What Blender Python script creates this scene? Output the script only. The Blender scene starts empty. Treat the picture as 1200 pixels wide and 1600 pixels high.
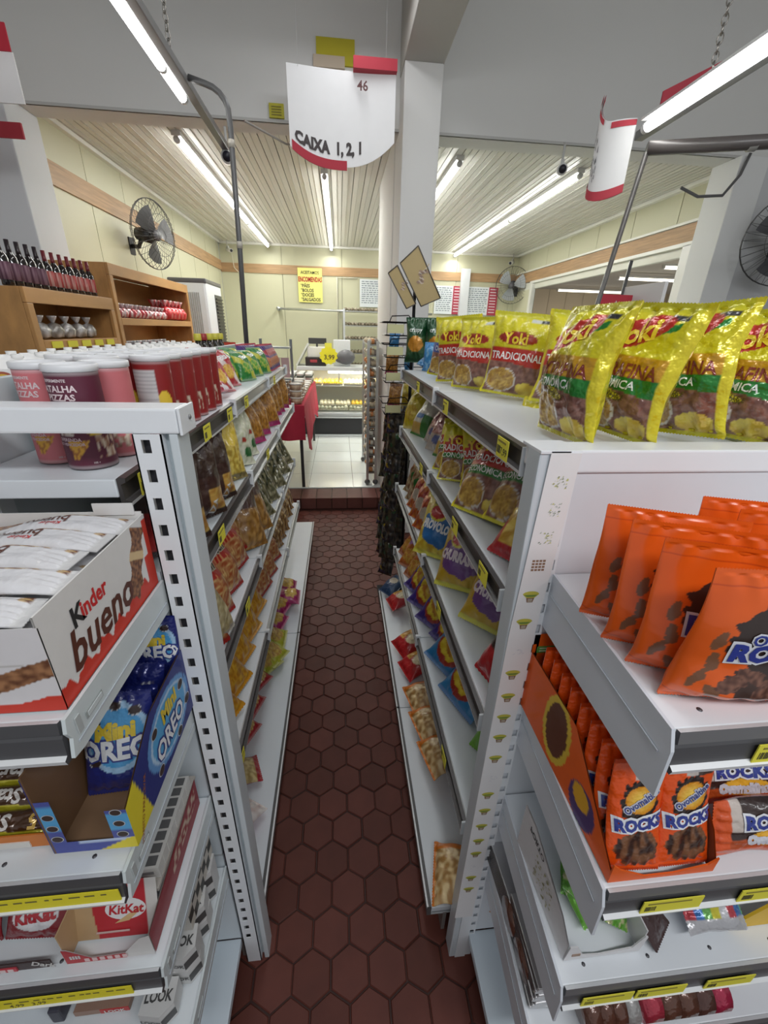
import bpy, bmesh, math, random
from mathutils import Vector, Matrix, noise, Euler
SC = bpy.context.scene
COL = SC.collection
PI = math.pi
rnd = random.Random(7)

# ---------------------------------------------------------------- camera, world, exposure, area lights
cam_data = bpy.data.cameras.new('camera')
cam_data.sensor_fit = 'HORIZONTAL'; cam_data.sensor_width = 36.0
cam_data.lens = 647.25 / 1200 * 36.0
cam_data.clip_start = 0.02
camera = bpy.data.objects.new('camera', cam_data); COL.objects.link(camera)
_Y = Vector((-70, 285, -647.25)).normalized(); _Z = -Vector((-41, -1480, -647.25)).normalized()
_X = _Y.cross(_Z).normalized(); _Z = _X.cross(_Y).normalized()
_m = Matrix((_X, _Y, _Z)).to_4x4(); _m.translation = (0, 0, 1.62)
camera.matrix_world = _m
SC.camera = camera
SC.view_settings.view_transform = 'Standard'; SC.view_settings.look = 'None'
SC.view_settings.gamma = 1.0; SC.view_settings.use_curve_mapping = False
SC.view_settings.exposure = 0.0
world = bpy.data.worlds.new('world'); SC.world = world; world.use_nodes = True
_bg = world.node_tree.nodes['Background']
_bg.inputs[0].default_value = (0.93, 0.96, 1.0, 1); _bg.inputs[1].default_value = 0.36

def area_light(name, loc, sx, sy, power, color=(1, 1, 1), rot=(0, 0, 0)):
    l = bpy.data.lights.new(name, 'AREA'); l.shape = 'RECTANGLE'; l.size = sx; l.size_y = sy
    l.energy = power; l.color = color
    o = bpy.data.objects.new(name, l); COL.objects.link(o); o.location = loc; o.rotation_euler = rot
    return o
area_light('tube_and_fill_glow', (1.0, -0.9, 2.9), 3.0, 0.25, 40, (0.97, 0.98, 1.0), (math.radians(62), 0, 0))       # added fill behind the camera, tilted to brighten the header wall
area_light('tube_and_fill_glow', (0.1, 1.7, 3.2), 0.2, 2.6, 12, (0.97, 0.98, 1.0))  # overhead fill above the aisle, no tube hangs at this spot
area_light('tube_and_fill_glow', (-1.1, 5.8, 2.74), 0.12, 4.0, 24, (1.0, 1.0, 0.93))
area_light('tube_and_fill_glow', (1.95, 6.0, 2.74), 0.12, 4.0, 24, (1.0, 1.0, 0.93))
area_light('tube_and_fill_glow', (-0.1, 6.2, 2.74), 0.12, 3.4, 22, (1.0, 1.0, 0.93))

area_light('display_case_glow', (.44, 6.5, 1.035), 1.9, .04, 9, (1.0, 0.98, 0.85))
area_light('side_room_glow', (6.2, 9.0, 2.7), 3.0, 4.0, 150, (1.0, 0.93, 0.78))

# ---------------------------------------------------------------- materials (all procedural)
MATS = {}
def _mk(name):
    m = bpy.data.materials.new(name); m.use_nodes = True
    nt = m.node_tree; b = nt.nodes['Principled BSDF']
    return m, nt, b
def vmat(name, rough=0.5, metal=0.0, coat=0.0, bump=0.0, scale=60.0, var=0.06, spec=0.5, crough=0.05, detail=3.0):
    """surface whose base colour is the mesh's own printed/painted colour attribute, broken up by noise"""
    if name in MATS: return MATS[name]
    m, nt, b = _mk(name)
    at = nt.nodes.new('ShaderNodeAttribute'); at.attribute_name = 'Col'
    tc = nt.nodes.new('ShaderNodeTexCoord')
    ns = nt.nodes.new('ShaderNodeTexNoise'); ns.inputs['Scale'].default_value = scale; ns.inputs['Detail'].default_value = detail
    nt.links.new(tc.outputs['Object'], ns.inputs['Vector'])
    mr = nt.nodes.new('ShaderNodeMapRange'); mr.inputs[3].default_value = 1 - var; mr.inputs[4].default_value = 1 + var
    nt.links.new(ns.outputs['Fac'], mr.inputs[0])
    mx = nt.nodes.new('ShaderNodeVectorMath'); mx.operation = 'SCALE'
    nt.links.new(at.outputs['Color'], mx.inputs[0]); nt.links.new(mr.outputs[0], mx.inputs['Scale'])
    nt.links.new(mx.outputs[0], b.inputs['Base Color'])
    b.inputs['Roughness'].default_value = rough; b.inputs['Metallic'].default_value = metal
    b.inputs['Coat Weight'].default_value = coat; b.inputs['Coat Roughness'].default_value = crough
    b.inputs['Specular IOR Level'].default_value = spec
    if bump:
        bp = nt.nodes.new('ShaderNodeBump'); bp.inputs['Strength'].default_value = bump; bp.inputs['Distance'].default_value = 0.01
        nt.links.new(ns.outputs['Fac'], bp.inputs['Height']); nt.links.new(bp.outputs[0], b.inputs['Normal'])
        if coat: nt.links.new(bp.outputs[0], b.inputs['Coat Normal'])
    MATS[name] = m
    return m
def cmat(name, col, rough=0.5, metal=0.0, coat=0.0, bump=0.0, scale=40.0, var=0.05, emit=None, power=0.0, alpha=1.0, trans=0.0, stretch=None):
    if name in MATS: return MATS[name]
    m, nt, b = _mk(name)
    tc = nt.nodes.new('ShaderNodeTexCoord'); ns = nt.nodes.new('ShaderNodeTexNoise')
    ns.inputs['Scale'].default_value = scale; ns.inputs['Detail'].default_value = 4
    src = tc.outputs['Object']
    if stretch:
        mp = nt.nodes.new('ShaderNodeMapping'); mp.inputs['Scale'].default_value = stretch
        nt.links.new(src, mp.inputs[0]); src = mp.outputs[0]
    nt.links.new(src, ns.inputs['Vector'])
    rp = nt.nodes.new('ShaderNodeValToRGB')
    rp.color_ramp.elements[0].position = 0.3; rp.color_ramp.elements[1].position = 0.7
    rp.color_ramp.elements[0].color = tuple(max(0, c * (1 - var * 1.6)) for c in col) + (1,)
    rp.color_ramp.elements[1].color = tuple(min(1, c * (1 + var)) for c in col) + (1,)
    nt.links.new(ns.outputs['Fac'], rp.inputs[0]); nt.links.new(rp.outputs[0], b.inputs['Base Color'])
    b.inputs['Roughness'].default_value = rough; b.inputs['Metallic'].default_value = metal
    b.inputs['Coat Weight'].default_value = coat; b.inputs['Coat Roughness'].default_value = 0.08
    b.inputs['Alpha'].default_value = alpha; b.inputs['Transmission Weight'].default_value = trans
    if emit: b.inputs['Emission Color'].default_value = emit + (1,); b.inputs['Emission Strength'].default_value = power
    if bump:
        bp = nt.nodes.new('ShaderNodeBump'); bp.inputs['Strength'].default_value = bump; bp.inputs['Distance'].default_value = 0.01
        nt.links.new(ns.outputs['Fac'], bp.inputs['Height']); nt.links.new(bp.outputs[0], b.inputs['Normal'])
    MATS[name] = m
    return m
FILM = vmat('printed_plastic_film', 0.42, coat=0.55, bump=0.55, scale=40, var=0.05, crough=0.10)
FOIL = vmat('glossy_foil_film', 0.30, metal=0.25, coat=0.8, bump=0.8, scale=34, var=0.08, crough=0.06)
CARD = vmat('printed_cardboard', 0.55, coat=0.15, var=0.04)
PAPER = vmat('paper', 0.75, var=0.03, scale=15)
PAINT = vmat('painted_steel', 0.38, coat=0.25, var=0.035, scale=9, crough=0.2)
PLAST = vmat('moulded_plastic', 0.35, var=0.04)
METAL = vmat('brushed_steel', 0.28, metal=0.9, var=0.08, scale=25)
WOOD = cmat('pine_wood', (0.52, 0.27, 0.09), 0.5, coat=0.15, var=0.16, scale=3, stretch=(5, .6, 2))
STRIPWOOD = cmat('wall_strip_wood', (0.42, 0.26, 0.13), 0.5, var=0.15, scale=4, stretch=(1, 1, 18))
GLASSY = cmat('dark_bottle_glass', (0.012, 0.008, 0.008), 0.06, coat=1.0, var=0.1)
CLEAR = cmat('clear_glass', (0.95, 0.97, 0.96), 0.02, trans=1.0, alpha=0.16, var=0.01)
CLEARPL = cmat('clear_plastic', (0.93, 0.95, 0.95), 0.08, alpha=0.28, var=0.02)
TUBE = cmat('lit_fluorescent_tube', (1, 1, 1), 0.5, emit=(1.0, 1.0, 0.97), power=13.0, var=0.01)
TUBEW = cmat('lit_warm_tube', (1, 0.95, 0.8), 0.5, emit=(1.0, 0.93, 0.75), power=4.0, var=0.01)

# ---------------------------------------------------------------- mesh builder with printed colours
class MB:
    def __init__(s): s.v = []; s.f = []; s.c = []; s.sm = []
    def add(s, vs, fs, cols, smooth=False):
        k = len(s.v); s.v += [tuple(p) for p in vs]
        s.c += cols if isinstance(cols, list) else [cols] * len(vs)
        s.f += [tuple(i + k for i in f) for f in fs]; s.sm += [smooth] * len(fs)
        return s
    def quad(s, a, b, c, d, col): return s.add([a, b, c, d], [(0, 1, 2, 3)], col)
    def box(s, x0, x1, y0, y1, z0, z1, col, bev=0.0, M=None):
        if bev:
            e = bev
            bm = bmesh.new()
            bmesh.ops.create_cube(bm, size=1)
            for v in bm.verts: v.co = Vector(((x0 + x1) / 2 + v.co.x * (x1 - x0), (y0 + y1) / 2 + v.co.y * (y1 - y0), (z0 + z1) / 2 + v.co.z * (z1 - z0)))
            bmesh.ops.bevel(bm, geom=list(bm.edges), offset=e, segments=2, affect='EDGES', profile=0.6)
            vs = [v.co.copy() for v in bm.verts]; fs = [tuple(v.index for v in f.verts) for f in bm.faces]
            bm.verts.index_update(); fs = [tuple(v.index for v in f.verts) for f in bm.faces]; bm.free()
        else:
            vs = [Vector(p) for p in ((x0, y0, z0), (x1, y0, z0), (x1, y1, z0), (x0, y1, z0), (x0, y0, z1), (x1, y0, z1), (x1, y1, z1), (x0, y1, z1))]
            fs = [(0, 3, 2, 1), (4, 5, 6, 7), (0, 1, 5, 4), (1, 2, 6, 5), (2, 3, 7, 6), (3, 0, 4, 7)]
        if M is not None: vs = [M @ v for v in vs]
        return s.add(vs, fs, col)
    def prism(s, prof, axis, a, b, col, cols=None):
        """prof: closed list of 2-D points, swept along axis 'x','y' or 'z' from a to b"""
        n = len(prof)
        def P(p, t):
            return {'x': (t, p[0], p[1]), 'y': (p[0], t, p[1]), 'z': (p[0], p[1], t)}[axis]
        vs = [P(p, a) for p in prof] + [P(p, b) for p in prof]
        s.add(vs, [tuple(range(n))[::-1], tuple(range(n, 2 * n))], col)
        for i in range(n):
            j = (i + 1) % n
            s.add([P(prof[i], a), P(prof[j], a), P(prof[j], b), P(prof[i], b)], [(0, 1, 2, 3)], cols[i] if cols else col)
        return s
    def tube(s, pts, r, col, n=10, cap=True, rs=None, smooth=True):
        pts = [Vector(p) for p in pts]; m = len(pts)
        vs = []; prev = None
        for i, p in enumerate(pts):
            d = (pts[min(i + 1, m - 1)] - pts[max(i - 1, 0)]).normalized()
            if prev is None:
                a = d.orthogonal().normalized()
            else:
                a = (prev - d * prev.dot(d)).normalized()
            prev = a; b = d.cross(a); rr = rs[i] if rs else r
            for k in range(n):
                t = 2 * PI * k / n; vs.append(p + (a * math.cos(t) + b * math.sin(t)) * rr)
        fs = [(i * n + k, i * n + (k + 1) % n, (i + 1) * n + (k + 1) % n, (i + 1) * n + k) for i in range(m - 1) for k in range(n)]
        if cap: fs += [tuple(range(n))[::-1], tuple(range((m - 1) * n, m * n))]
        return s.add(vs, fs, col, smooth)
    def lathe(s, prof, col, n=20, cen=(0, 0, 0), cols=None, M=None, cfn=None):
        """prof: (r, z) list"""
        vs = []; cl = []
        for i, (r, z) in enumerate(prof):
            for k in range(n):
                t = 2 * PI * k / n; vs.append(Vector((cen[0] + r * math.cos(t), cen[1] + r * math.sin(t), cen[2] + z)))
                cl.append(cfn(k / n, z) if cfn else (cols[i] if cols else col))
        if M is not None: vs = [M @ v for v in vs]
        m = len(prof)
        fs = [(i * n + k, i * n + (k + 1) % n, (i + 1) * n + (k + 1) % n, (i + 1) * n + k) for i in range(m - 1) for k in range(n)]
        fs += [tuple(range(n))[::-1], tuple(range((m - 1) * n, m * n))]
        return s.add(vs, fs, cl, True)
    def ball(s, c, r, col, n=8, sc=(1, 1, 1)):
        vs = []; fs = []
        m = n // 2 + 1
        for i in range(m + 1):
            a = PI * i / m
            for k in range(n):
                t = 2 * PI * k / n
                vs.append((c[0] + r * sc[0] * math.sin(a) * math.cos(t), c[1] + r * sc[1] * math.sin(a) * math.sin(t), c[2] + r * sc[2] * math.cos(a)))
        fs = [(i * n + k, (i + 1) * n + k, (i + 1) * n + (k + 1) % n, i * n + (k + 1) % n) for i in range(m) for k in range(n)]
        return s.add(vs, fs, col, True)
    def grid(s, pos, col, nu, nv, smooth=True):
        vs = []; cs = []
        for j in range(nv + 1):
            for i in range(nu + 1):
                u, v = i / nu, j / nv
                vs.append(pos(u, v)); cs.append(col(u, v) if callable(col) else col)
        fs = [(j * (nu + 1) + i, j * (nu + 1) + i + 1, (j + 1) * (nu + 1) + i + 1, (j + 1) * (nu + 1) + i) for j in range(nv) for i in range(nu)]
        return s.add(vs, fs, cs, smooth)
    def poly2(s, pts, pos, col):
        """a flat shape given in (u,v) mapped by pos"""
        return s.add([pos(*p) for p in pts], [tuple(range(len(pts)))], col)
    def text(s, txt, pos, u, v, size, col, w=1.0, h=1.0, rot=0.0, bold=0.0, sx=1.0, shear=0.0, align='CENTER', fine=0.0, arc=0.0):
        """lettering laid on the surface pos(u, v); size in metres, w/h = the surface's width and height in metres"""
        vs, fs = text_mesh(txt, bold, align, shear)
        c, sn = math.cos(rot), math.sin(rot)
        out = []
        if fine: vs, fs = refine(vs, fs, fine / size)
        for x, y in vs:
            x *= size * sx; y = (y - 0.35) * size
            if arc: y -= arc * x * x
            X = x * c - y * sn; Y = x * sn + y * c
            out.append(pos(u + X / w, v + Y / h))
        return s.add(out, fs, col)
    def build(s, name, mat, parent=None, loc=None, rot=None):
        me = bpy.data.meshes.new(name); me.from_pydata(s.v, [], s.f); me.update()
        ca = me.color_attributes.new('Col', 'FLOAT_COLOR', 'POINT')
        buf = []
        for c in s.c: buf += [c[0], c[1], c[2], 1.0]
        ca.data.foreach_set('color', buf)
        me.polygons.foreach_set('use_smooth', s.sm)
        me.materials.append(mat)
        o = bpy.data.objects.new(name, me); COL.objects.link(o)
        if parent is not None: o.parent = parent
        if loc is not None: o.location = loc
        if rot is not None: o.rotation_euler = rot
        return o
_TC = {}
def text_mesh(txt, bold=0.0, align='CENTER', shear=0.0):
    k = (txt, bold, align, shear)
    if k not in _TC:
        cu = bpy.data.curves.new('lettering', 'FONT'); cu.body = txt; cu.size = 1; cu.align_x = align
        cu.offset = bold; cu.shear = shear; cu.resolution_u = 2
        o = bpy.data.objects.new('lettering', cu); COL.objects.link(o)
        dg = bpy.context.evaluated_depsgraph_get()
        me = bpy.data.meshes.new_from_object(o.evaluated_get(dg))
        _TC[k] = ([(v.co.x, v.co.y) for v in me.vertices], [tuple(p.vertices) for p in me.polygons])
        bpy.data.objects.remove(o); bpy.data.curves.remove(cu); bpy.data.meshes.remove(me)
    return _TC[k]
def refine(vs, fs, lim):
    bm = bmesh.new(); bv = [bm.verts.new((x, y, 0)) for x, y in vs]
    for f in fs:
        try: bm.faces.new([bv[i] for i in f])
        except ValueError: pass
    bmesh.ops.triangulate(bm, faces=bm.faces[:])
    for _ in range(3):
        es = [e for e in bm.edges if e.calc_length() > lim]
        if not es: break
        bmesh.ops.subdivide_edges(bm, edges=es, cuts=1)
        bmesh.ops.triangulate(bm, faces=[f for f in bm.faces if len(f.verts) > 3])
    bm.verts.index_update()
    r = [(v.co.x, v.co.y) for v in bm.verts], [tuple(v.index for v in f.verts) for f in bm.faces]
    bm.free(); return r

# ---------------------------------------------------------------- things, parts, setting
def tag(o, label, cat, group=None, kind=None):
    o['label'] = label; o['category'] = cat
    if group: o['group'] = group
    if kind: o['kind'] = kind
    return o
def thing(name, label, cat, loc=(0, 0, 0), rz=0.0, group=None):
    o = bpy.data.objects.new(name, None); COL.objects.link(o); o.location = loc; o.rotation_euler = (0, 0, rz)
    return tag(o, label, cat, group)
def struct(o): o['kind'] = 'structure'; return o
def dup(o, parent=None):
    c = o.copy(); COL.objects.link(c)
    if parent is not None: c.parent = parent
    for ch in list(o.children): dup(ch, c)
    return c
_USED = set()
def put(proto, loc, rz=0.0, rx=0.0, ry=0.0, label=None, cat=None, group=None, s=1.0):
    """the first call moves the prototype itself, the next ones copy it with its parts; angles in degrees"""
    o = proto if proto.name not in _USED else dup(proto)
    _USED.add(proto.name)
    o.matrix_local = Matrix.Translation(loc) @ Matrix.Rotation(math.radians(rz), 4, 'Z') @ Matrix.Rotation(math.radians(ry), 4, 'Y') @ Matrix.Rotation(math.radians(rx), 4, 'X') @ Matrix.Scale(s, 4)
    if label: tag(o, label, cat or proto.get('category', 'bag'), group)
    return o
ORD = ['first', 'second', 'third', 'fourth', 'fifth', 'sixth', 'seventh', 'eighth', 'ninth', 'tenth', 'eleventh', 'twelfth', 'thirteenth', 'fourteenth', 'fifteenth', 'sixteenth', 'seventeenth', 'eighteenth', 'nineteenth', 'twentieth', 'twenty-first', 'twenty-second', 'twenty-third', 'twenty-fourth', 'twenty-fifth', 'twenty-sixth']
def lerp(a, b, t): return a + (b - a) * t
def mixc(a, b, t): return tuple(a[i] + (b[i] - a[i]) * t for i in range(3))
def nz(x, y, z=0.0): return noise.noise(Vector((x, y, z)))
WHITE = (0.80, 0.83, 0.86); STEELW = (0.70, 0.75, 0.79); BLACK = (0.012, 0.012, 0.014); CHROME = (0.75, 0.77, 0.78)
# ================================================================ THE SETTING
WALLC = (0.70, 0.70, 0.68); CREAM = (0.57, 0.565, 0.40)
WALLP = vmat('plaster_wall', 0.85, var=0.05, scale=1.3, bump=0.04, detail=6)
PANELM = vmat('washable_wall_panel', 0.45, var=0.05, scale=2.0, detail=5)
TILE = vmat('clay_floor_tile', 0.50, coat=0.0, bump=0.12, scale=14, var=0.24, detail=6, spec=0.28)
GLAZE = vmat('glazed_white_tile', 0.18, coat=0.3, var=0.03)
# hexagonal red floor
mb = MB()
mb.box(-3.2, 4.3, -1.6, 3.80, -0.06, -0.004, (0.045, 0.018, 0.014))
R6 = 0.060; hr = random.Random(3)
for j in range(-8, 43):
    for i in range(-16, 17):
        cx = i * R6 * math.sqrt(3) + (j % 2) * R6 * math.sqrt(3) / 2; cy = j * R6 * 1.5
        if cy > 3.74 or cy < -.6 or abs(cx) > 1.7: continue
        t = hr.random(); base = mixc((0.088, 0.024, 0.016), (0.125, 0.036, 0.026), t)
        jx, jy = hr.uniform(-.001, .001), hr.uniform(-.001, .001); zt = hr.uniform(-.001, .001)
        o_, i_ = [], []
        for k in range(6):
            a = PI / 6 + k * PI / 3
            o_.append((cx + jx + (R6 - .002) * math.cos(a), cy + jy + (R6 - .002) * math.sin(a), -0.003))
            i_.append((cx + jx + (R6 - .005) * math.cos(a), cy + jy + (R6 - .005) * math.sin(a), 0.0 + zt))
        mb.add(o_ + i_, [(6, 7, 8, 9, 10, 11)] + [(k, (k + 1) % 6, 6 + (k + 1) % 6, 6 + k) for k in range(6)], base)
struct(mb.build('floor', TILE))
# brown tiled riser up to the bakery
mb = MB(); mb.box(-2.2, 3.8, 3.80, 4.06, -0.05, 0.105, (0.06, 0.03, 0.022))
x = -2.2
while x < 3.7:
    mb.box(x + .004, x + .146, 3.788, 4.06, 0.0, 0.112, mixc((0.12, 0.045, 0.035), (0.16, 0.06, 0.05), hr.random()), bev=0.003); x += 0.15
struct(mb.build('trim_1', TILE))
# white bakery floor tiles
mb = MB(); mb.box(-2.2, 8.0, 4.06, 8.1, 0.0, 0.114, (0.30, 0.31, 0.30))
for j in range(9):
    for i in range(22):
        x0 = -2.2 + i * .46 + .02; y0 = 4.07 + j * .46
        if y0 > 8: continue
        g = hr.uniform(.94, 1.0)
        mb.box(x0 + .003, x0 + .457, y0 + .003, y0 + .457, 0.10, 0.12, (0.82 * g, 0.88 * g, 0.86 * g))
struct(mb.build('floor', GLAZE))
# bakery walls: cream panels with joints, timber strips
mb = MB()
def panel_wall(mb, axis, c, a, b, z0, z1, thick, step, col):
    """panelled wall on plane axis=c between a..b, facing into the room; joints every step"""
    t = a
    while t < b - 1e-3:
        e = min(t + step, b)
        if axis == 'x': mb.box(min(c, c + thick), max(c, c + thick), t + .004, e - .004, z0, z1, mixc(col, (0.52, 0.50, 0.35), hr.random() * .5))
        else: mb.box(t + .004, e - .004, min(c, c + thick), max(c, c + thick), z0, z1, mixc(col, (0.52, 0.50, 0.35), hr.random() * .5))
        t = e
    if axis == 'x': mb.box(min(c + thick * .4, c + thick), max(c + thick * .4, c + thick), a, b, z0, z1, (0.35, 0.34, 0.26))
    else: mb.box(a, b, min(c + thick * .4, c + thick), max(c + thick * .4, c + thick), z0, z1, (0.35, 0.34, 0.26))
panel_wall(mb, 'y', 8.0, -1.9, 3.15, 0.1, 2.90, 0.04, 0.98, CREAM)
struct(mb.build('wall_back', PANELM))
mb = MB(); panel_wall(mb, 'x', -1.9, 3.5, 8.0, 0.1, 2.92, -0.04, 0.62, CREAM); struct(mb.build('wall_left', PANELM))
mb = MB()
panel_wall(mb, 'x', 3.1, 3.6, 8.0, 2.56, 2.90, 0.05, 0.66, CREAM)
panel_wall(mb, 'x', 3.1, 7.25, 8.0, 0.1, 2.30, 0.05, 0.66, CREAM)
mb.box(3.1, 3.15, 3.6, 8.0, 2.30, 2.40, (0.62, 0.62, 0.54))
mb.box(3.1, 3.15, 4.0, 7.25, 0.1, 1.5, CREAM)
struct(mb.build('wall_right', PANELM))
mb = MB(); mb.box(-1.9, 3.1, 7.985, 8.0, 2.44, 2.57, (1, 1, 1)); struct(mb.build('trim_2', STRIPWOOD))
mb = MB(); mb.box(-1.9, -1.885, 3.6, 8.0, 2.46, 2.60, (1, 1, 1)); struct(mb.build('trim_3', STRIPWOOD))
mb = MB(); mb.box(3.085, 3.1, 3.7, 8.0, 2.41, 2.55, (1, 1, 1)); struct(mb.build('trim_4', STRIPWOOD))
mb = MB()
mb.box(3.07, 3.10, 3.7, 8.0, 2.555, 2.575, (0.75, 0.75, 0.68)); mb.box(3.06, 3.10, 3.9, 7.3, 2.375, 2.405, (0.72, 0.72, 0.66))
mb.box(3.06, 3.12, 7.2, 7.28, 0.8, 2.38, (0.72, 0.72, 0.66)); mb.box(3.06, 3.12, 3.95, 4.05, 0.8, 2.38, (0.75, 0.75, 0.72))
mb.box(3.0, 3.1, 3.62, 3.74, 2.30, 2.86, (0.33, 0.32, 0.28))
struct(mb.build('window_1', PAINT))
# slatted plastic ceiling of the bakery
mb = MB(); x = -1.95
while x < 3.15:
    g = hr.uniform(.93, 1.0); mb.box(x + .0035, x + .0965, 3.5, 8.02, 2.86, 2.88, (0.72 * g, 0.71 * g, 0.66 * g))
    mb.box(x + .046, x + .050, 3.5, 8.02, 2.855, 2.862, (0.5, 0.49, 0.44)); x += .10
mb.box(-1.95, 3.2, 3.5, 8.02, 2.88, 2.90, (0.28, 0.28, 0.25))
struct(mb.build('ceiling', PLAST))
mb = MB(); mb.box(-1.9, 3.1, 7.94, 8.0, 2.83, 2.86, (0.8, 0.8, 0.74)); mb.box(-1.9, -1.86, 3.5, 8.0, 2.83, 2.86, (0.8, 0.8, 0.74)); mb.box(3.05, 3.1, 3.5, 8.0, 2.83, 2.86, (0.8, 0.8, 0.74))
struct(mb.build('trim_5', PLAST))
# header over the opening, pillars, beam, shop ceiling and walls
mb = MB(); mb.box(-3.0, 4.2, 3.42, 3.60, 2.80, 3.95, WALLC); mb.box(-3.0, 4.2, 3.415, 3.43, 2.80, 2.815, (0.5, 0.5, 0.48)); struct(mb.build('trim_6', WALLP))
mb = MB(); mb.box(.405, .635, 3.22, 3.60, 0.0, 3.06, WALLC, bev=.006); mb.box(.40, .66, 3.60, 4.75, 0.0, 2.86, WALLC, bev=.006); struct(mb.build('wall_pillar', WALLP))
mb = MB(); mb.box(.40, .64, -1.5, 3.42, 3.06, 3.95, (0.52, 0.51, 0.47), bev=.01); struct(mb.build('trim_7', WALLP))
mb = MB(); mb.box(-3.0, -1.875, 3.28, 3.60, 0.0, 2.80, (0.70, 0.72, 0.74), bev=.01); struct(mb.build('trim_8', WALLP))
mb = MB(); mb.box(2.80, 3.02, 3.36, 3.62, 0.0, 2.80, (0.76, 0.77, 0.76), bev=.006); mb.box(3.02, 4.6, 3.42, 3.62, 0.0, 2.80, (0.60, 0.61, 0.62)); struct(mb.build('trim_9', WALLP))
mb = MB(); mb.box(-3.0, 4.2, -1.5, 3.6, 3.95, 4.0, WALLC); struct(mb.build('ceiling', WALLP))
mb = MB(); mb.box(-3.05, -3.0, -1.5, 3.6, 0.0, 3.95, WALLC); struct(mb.build('wall_left', WALLP))
mb = MB(); mb.box(4.2, 4.25, -1.5, 3.6, 0.0, 3.95, WALLC); struct(mb.build('wall_right', WALLP))
# room beyond the opening in the right wall
TAN = (0.62, 0.52, 0.38)
mb = MB(); mb.box(3.2, 11.0, 13.6, 13.65, 0.1, 2.9, TAN); mb.box(11.0, 11.05, 3.5, 13.6, 0.1, 2.9, TAN); mb.box(3.1, 3.15, 8.0, 13.6, 0.1, 2.9, TAN)
for k in range(14): mb.box(3.6 + k * .55, 3.612 + k * .55, 13.59, 13.6, 0.1, 2.9, (0.45, 0.38, 0.28))
struct(mb.build('wall_far_room', PANELM))
mb = MB(); mb.box(3.15, 11.0, 3.5, 13.6, 2.9, 2.95, (0.42, 0.38, 0.32)); struct(mb.build('ceiling', WALLP))

# ================================================================ CEILING AND WALL FITTINGS
def tube_lamp(name, x, y0, y1, z, joints, label, group=None, housing=True, r=.018, up=0.05, mat=None):
    t = thing(name, label, 'lamp', (x, (y0 + y1) / 2, z), 0, group)
    h = (y1 - y0) / 2
    m = MB(); m.box(-.03, .03, -h, h, .02, up, (0.72, 0.72, 0.70)); m.build('housing', PAINT, t)
    cuts = [-h] + [j - (y0 + y1) / 2 for j in joints] + [h]
    for a, b in zip(cuts[:-1], cuts[1:]):
        m = MB(); m.tube([(0, a + .03, 0), (0, b - .03, 0)], r, (1, 1, 1), n=12)
        tb = m.build('tube', mat or TUBE, t)
        for q in (a + .015, b - .015): e = MB(); e.tube([(0, q - .014, 0), (0, q + .014, 0)], r * 1.15, (0.7, 0.7, 0.7), n=10); e.box(-.008, .008, q - .01, q + .01, 0, .03, (0.7, 0.7, 0.7)); e.build('end_cap', PLAST, tb)
    return t
tube_lamp('tube_lamp', -1.11, 3.82, 7.9, 2.81, [6.3], 'long white tube lamp on the slatted ceiling nearest the left wall', 'tube lamps on the slatted ceiling')
tube_lamp('tube_lamp', -.105, 4.4, 7.95, 2.81, [6.0], 'white tube lamp on the slatted ceiling straight above the end of the aisle', 'tube lamps on the slatted ceiling')
tube_lamp('tube_lamp', .94, 3.9, 7.9, 2.81, [5.6], 'white tube lamp on the slatted ceiling just right of the pillar', 'tube lamps on the slatted ceiling')
tube_lamp('tube_lamp', 1.96, 3.98, 8.0, 2.81, [5.5], 'long white tube lamp on the slatted ceiling nearest the right wall', 'tube lamps on the slatted ceiling')
for x, y, n, d in ((7.3, 12.5, 2.5, 'longest and lowest in the picture'), (6.65, 9.6, 1.4, 'middle one'), (5.98, 7.95, .5, 'short one nearest the right pillar')):
    o = tube_lamp('tube_lamp', x, y - n / 2, y + n / 2, 2.78, [], 'tube lamp in the side room beyond the opening, ' + d, 'tube lamps of the side room', mat=TUBEW, r=.03); o.rotation_euler = (0, 0, PI / 2)
# ================================================================ AISLE GONDOLAS AND END UNITS
TAGY = (0.78, 0.72, 0.06)
def price_tag(parent, name, pos, face, w=.05, h=.034, digits='', seed=0):
    """yellow card clipped on a price rail; face: 'x+','x-','y-'"""
    r = random.Random(seed)
    m = MB(); m.box(-w / 2, w / 2, -.0012, 0, -h / 2, h / 2, TAGY)
    P = lambda u, v: (u, -.0019, v)
    if digits: m.text(digits, P, .004, -.004, .018, (.05, .05, .02), bold=.01)
    m.box(-w * .42, w * .30, -.0017, -.0012, h * .26, h * .36, (.25, .22, .04))
    for k in range(7):
        x = -w * .44 + k * .0022
        m.box(x, x + r.choice((.0007, .0013)), -.0017, -.0012, -h * .30, h * .08, (.12, .11, .04))
    o = m.build(name, PAPER, parent, pos)
    o.rotation_euler = (0, 0, {'x+': PI / 2, 'x-': -PI / 2, 'y-': 0}[face])
    return o
def rail_mesh(m, x, o, a, b, z, tone):
    """price rail along Y at plane x, facing direction o (+1/-1)"""
    m.prism([(x, z), (x + o * .004, z + .003), (x + o * .013, z + .001), (x + o * .012, z - .006), (x + o * .005, z - .009), (x + o * .007, z - .033), (x + o * .016, z - .036), (x + o * .015, z - .042), (x, z - .043)], 'y', a, b, tone,
            cols=[CHROME, tone, tone, tone, tone, tone, CHROME, CHROME, tone])
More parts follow.
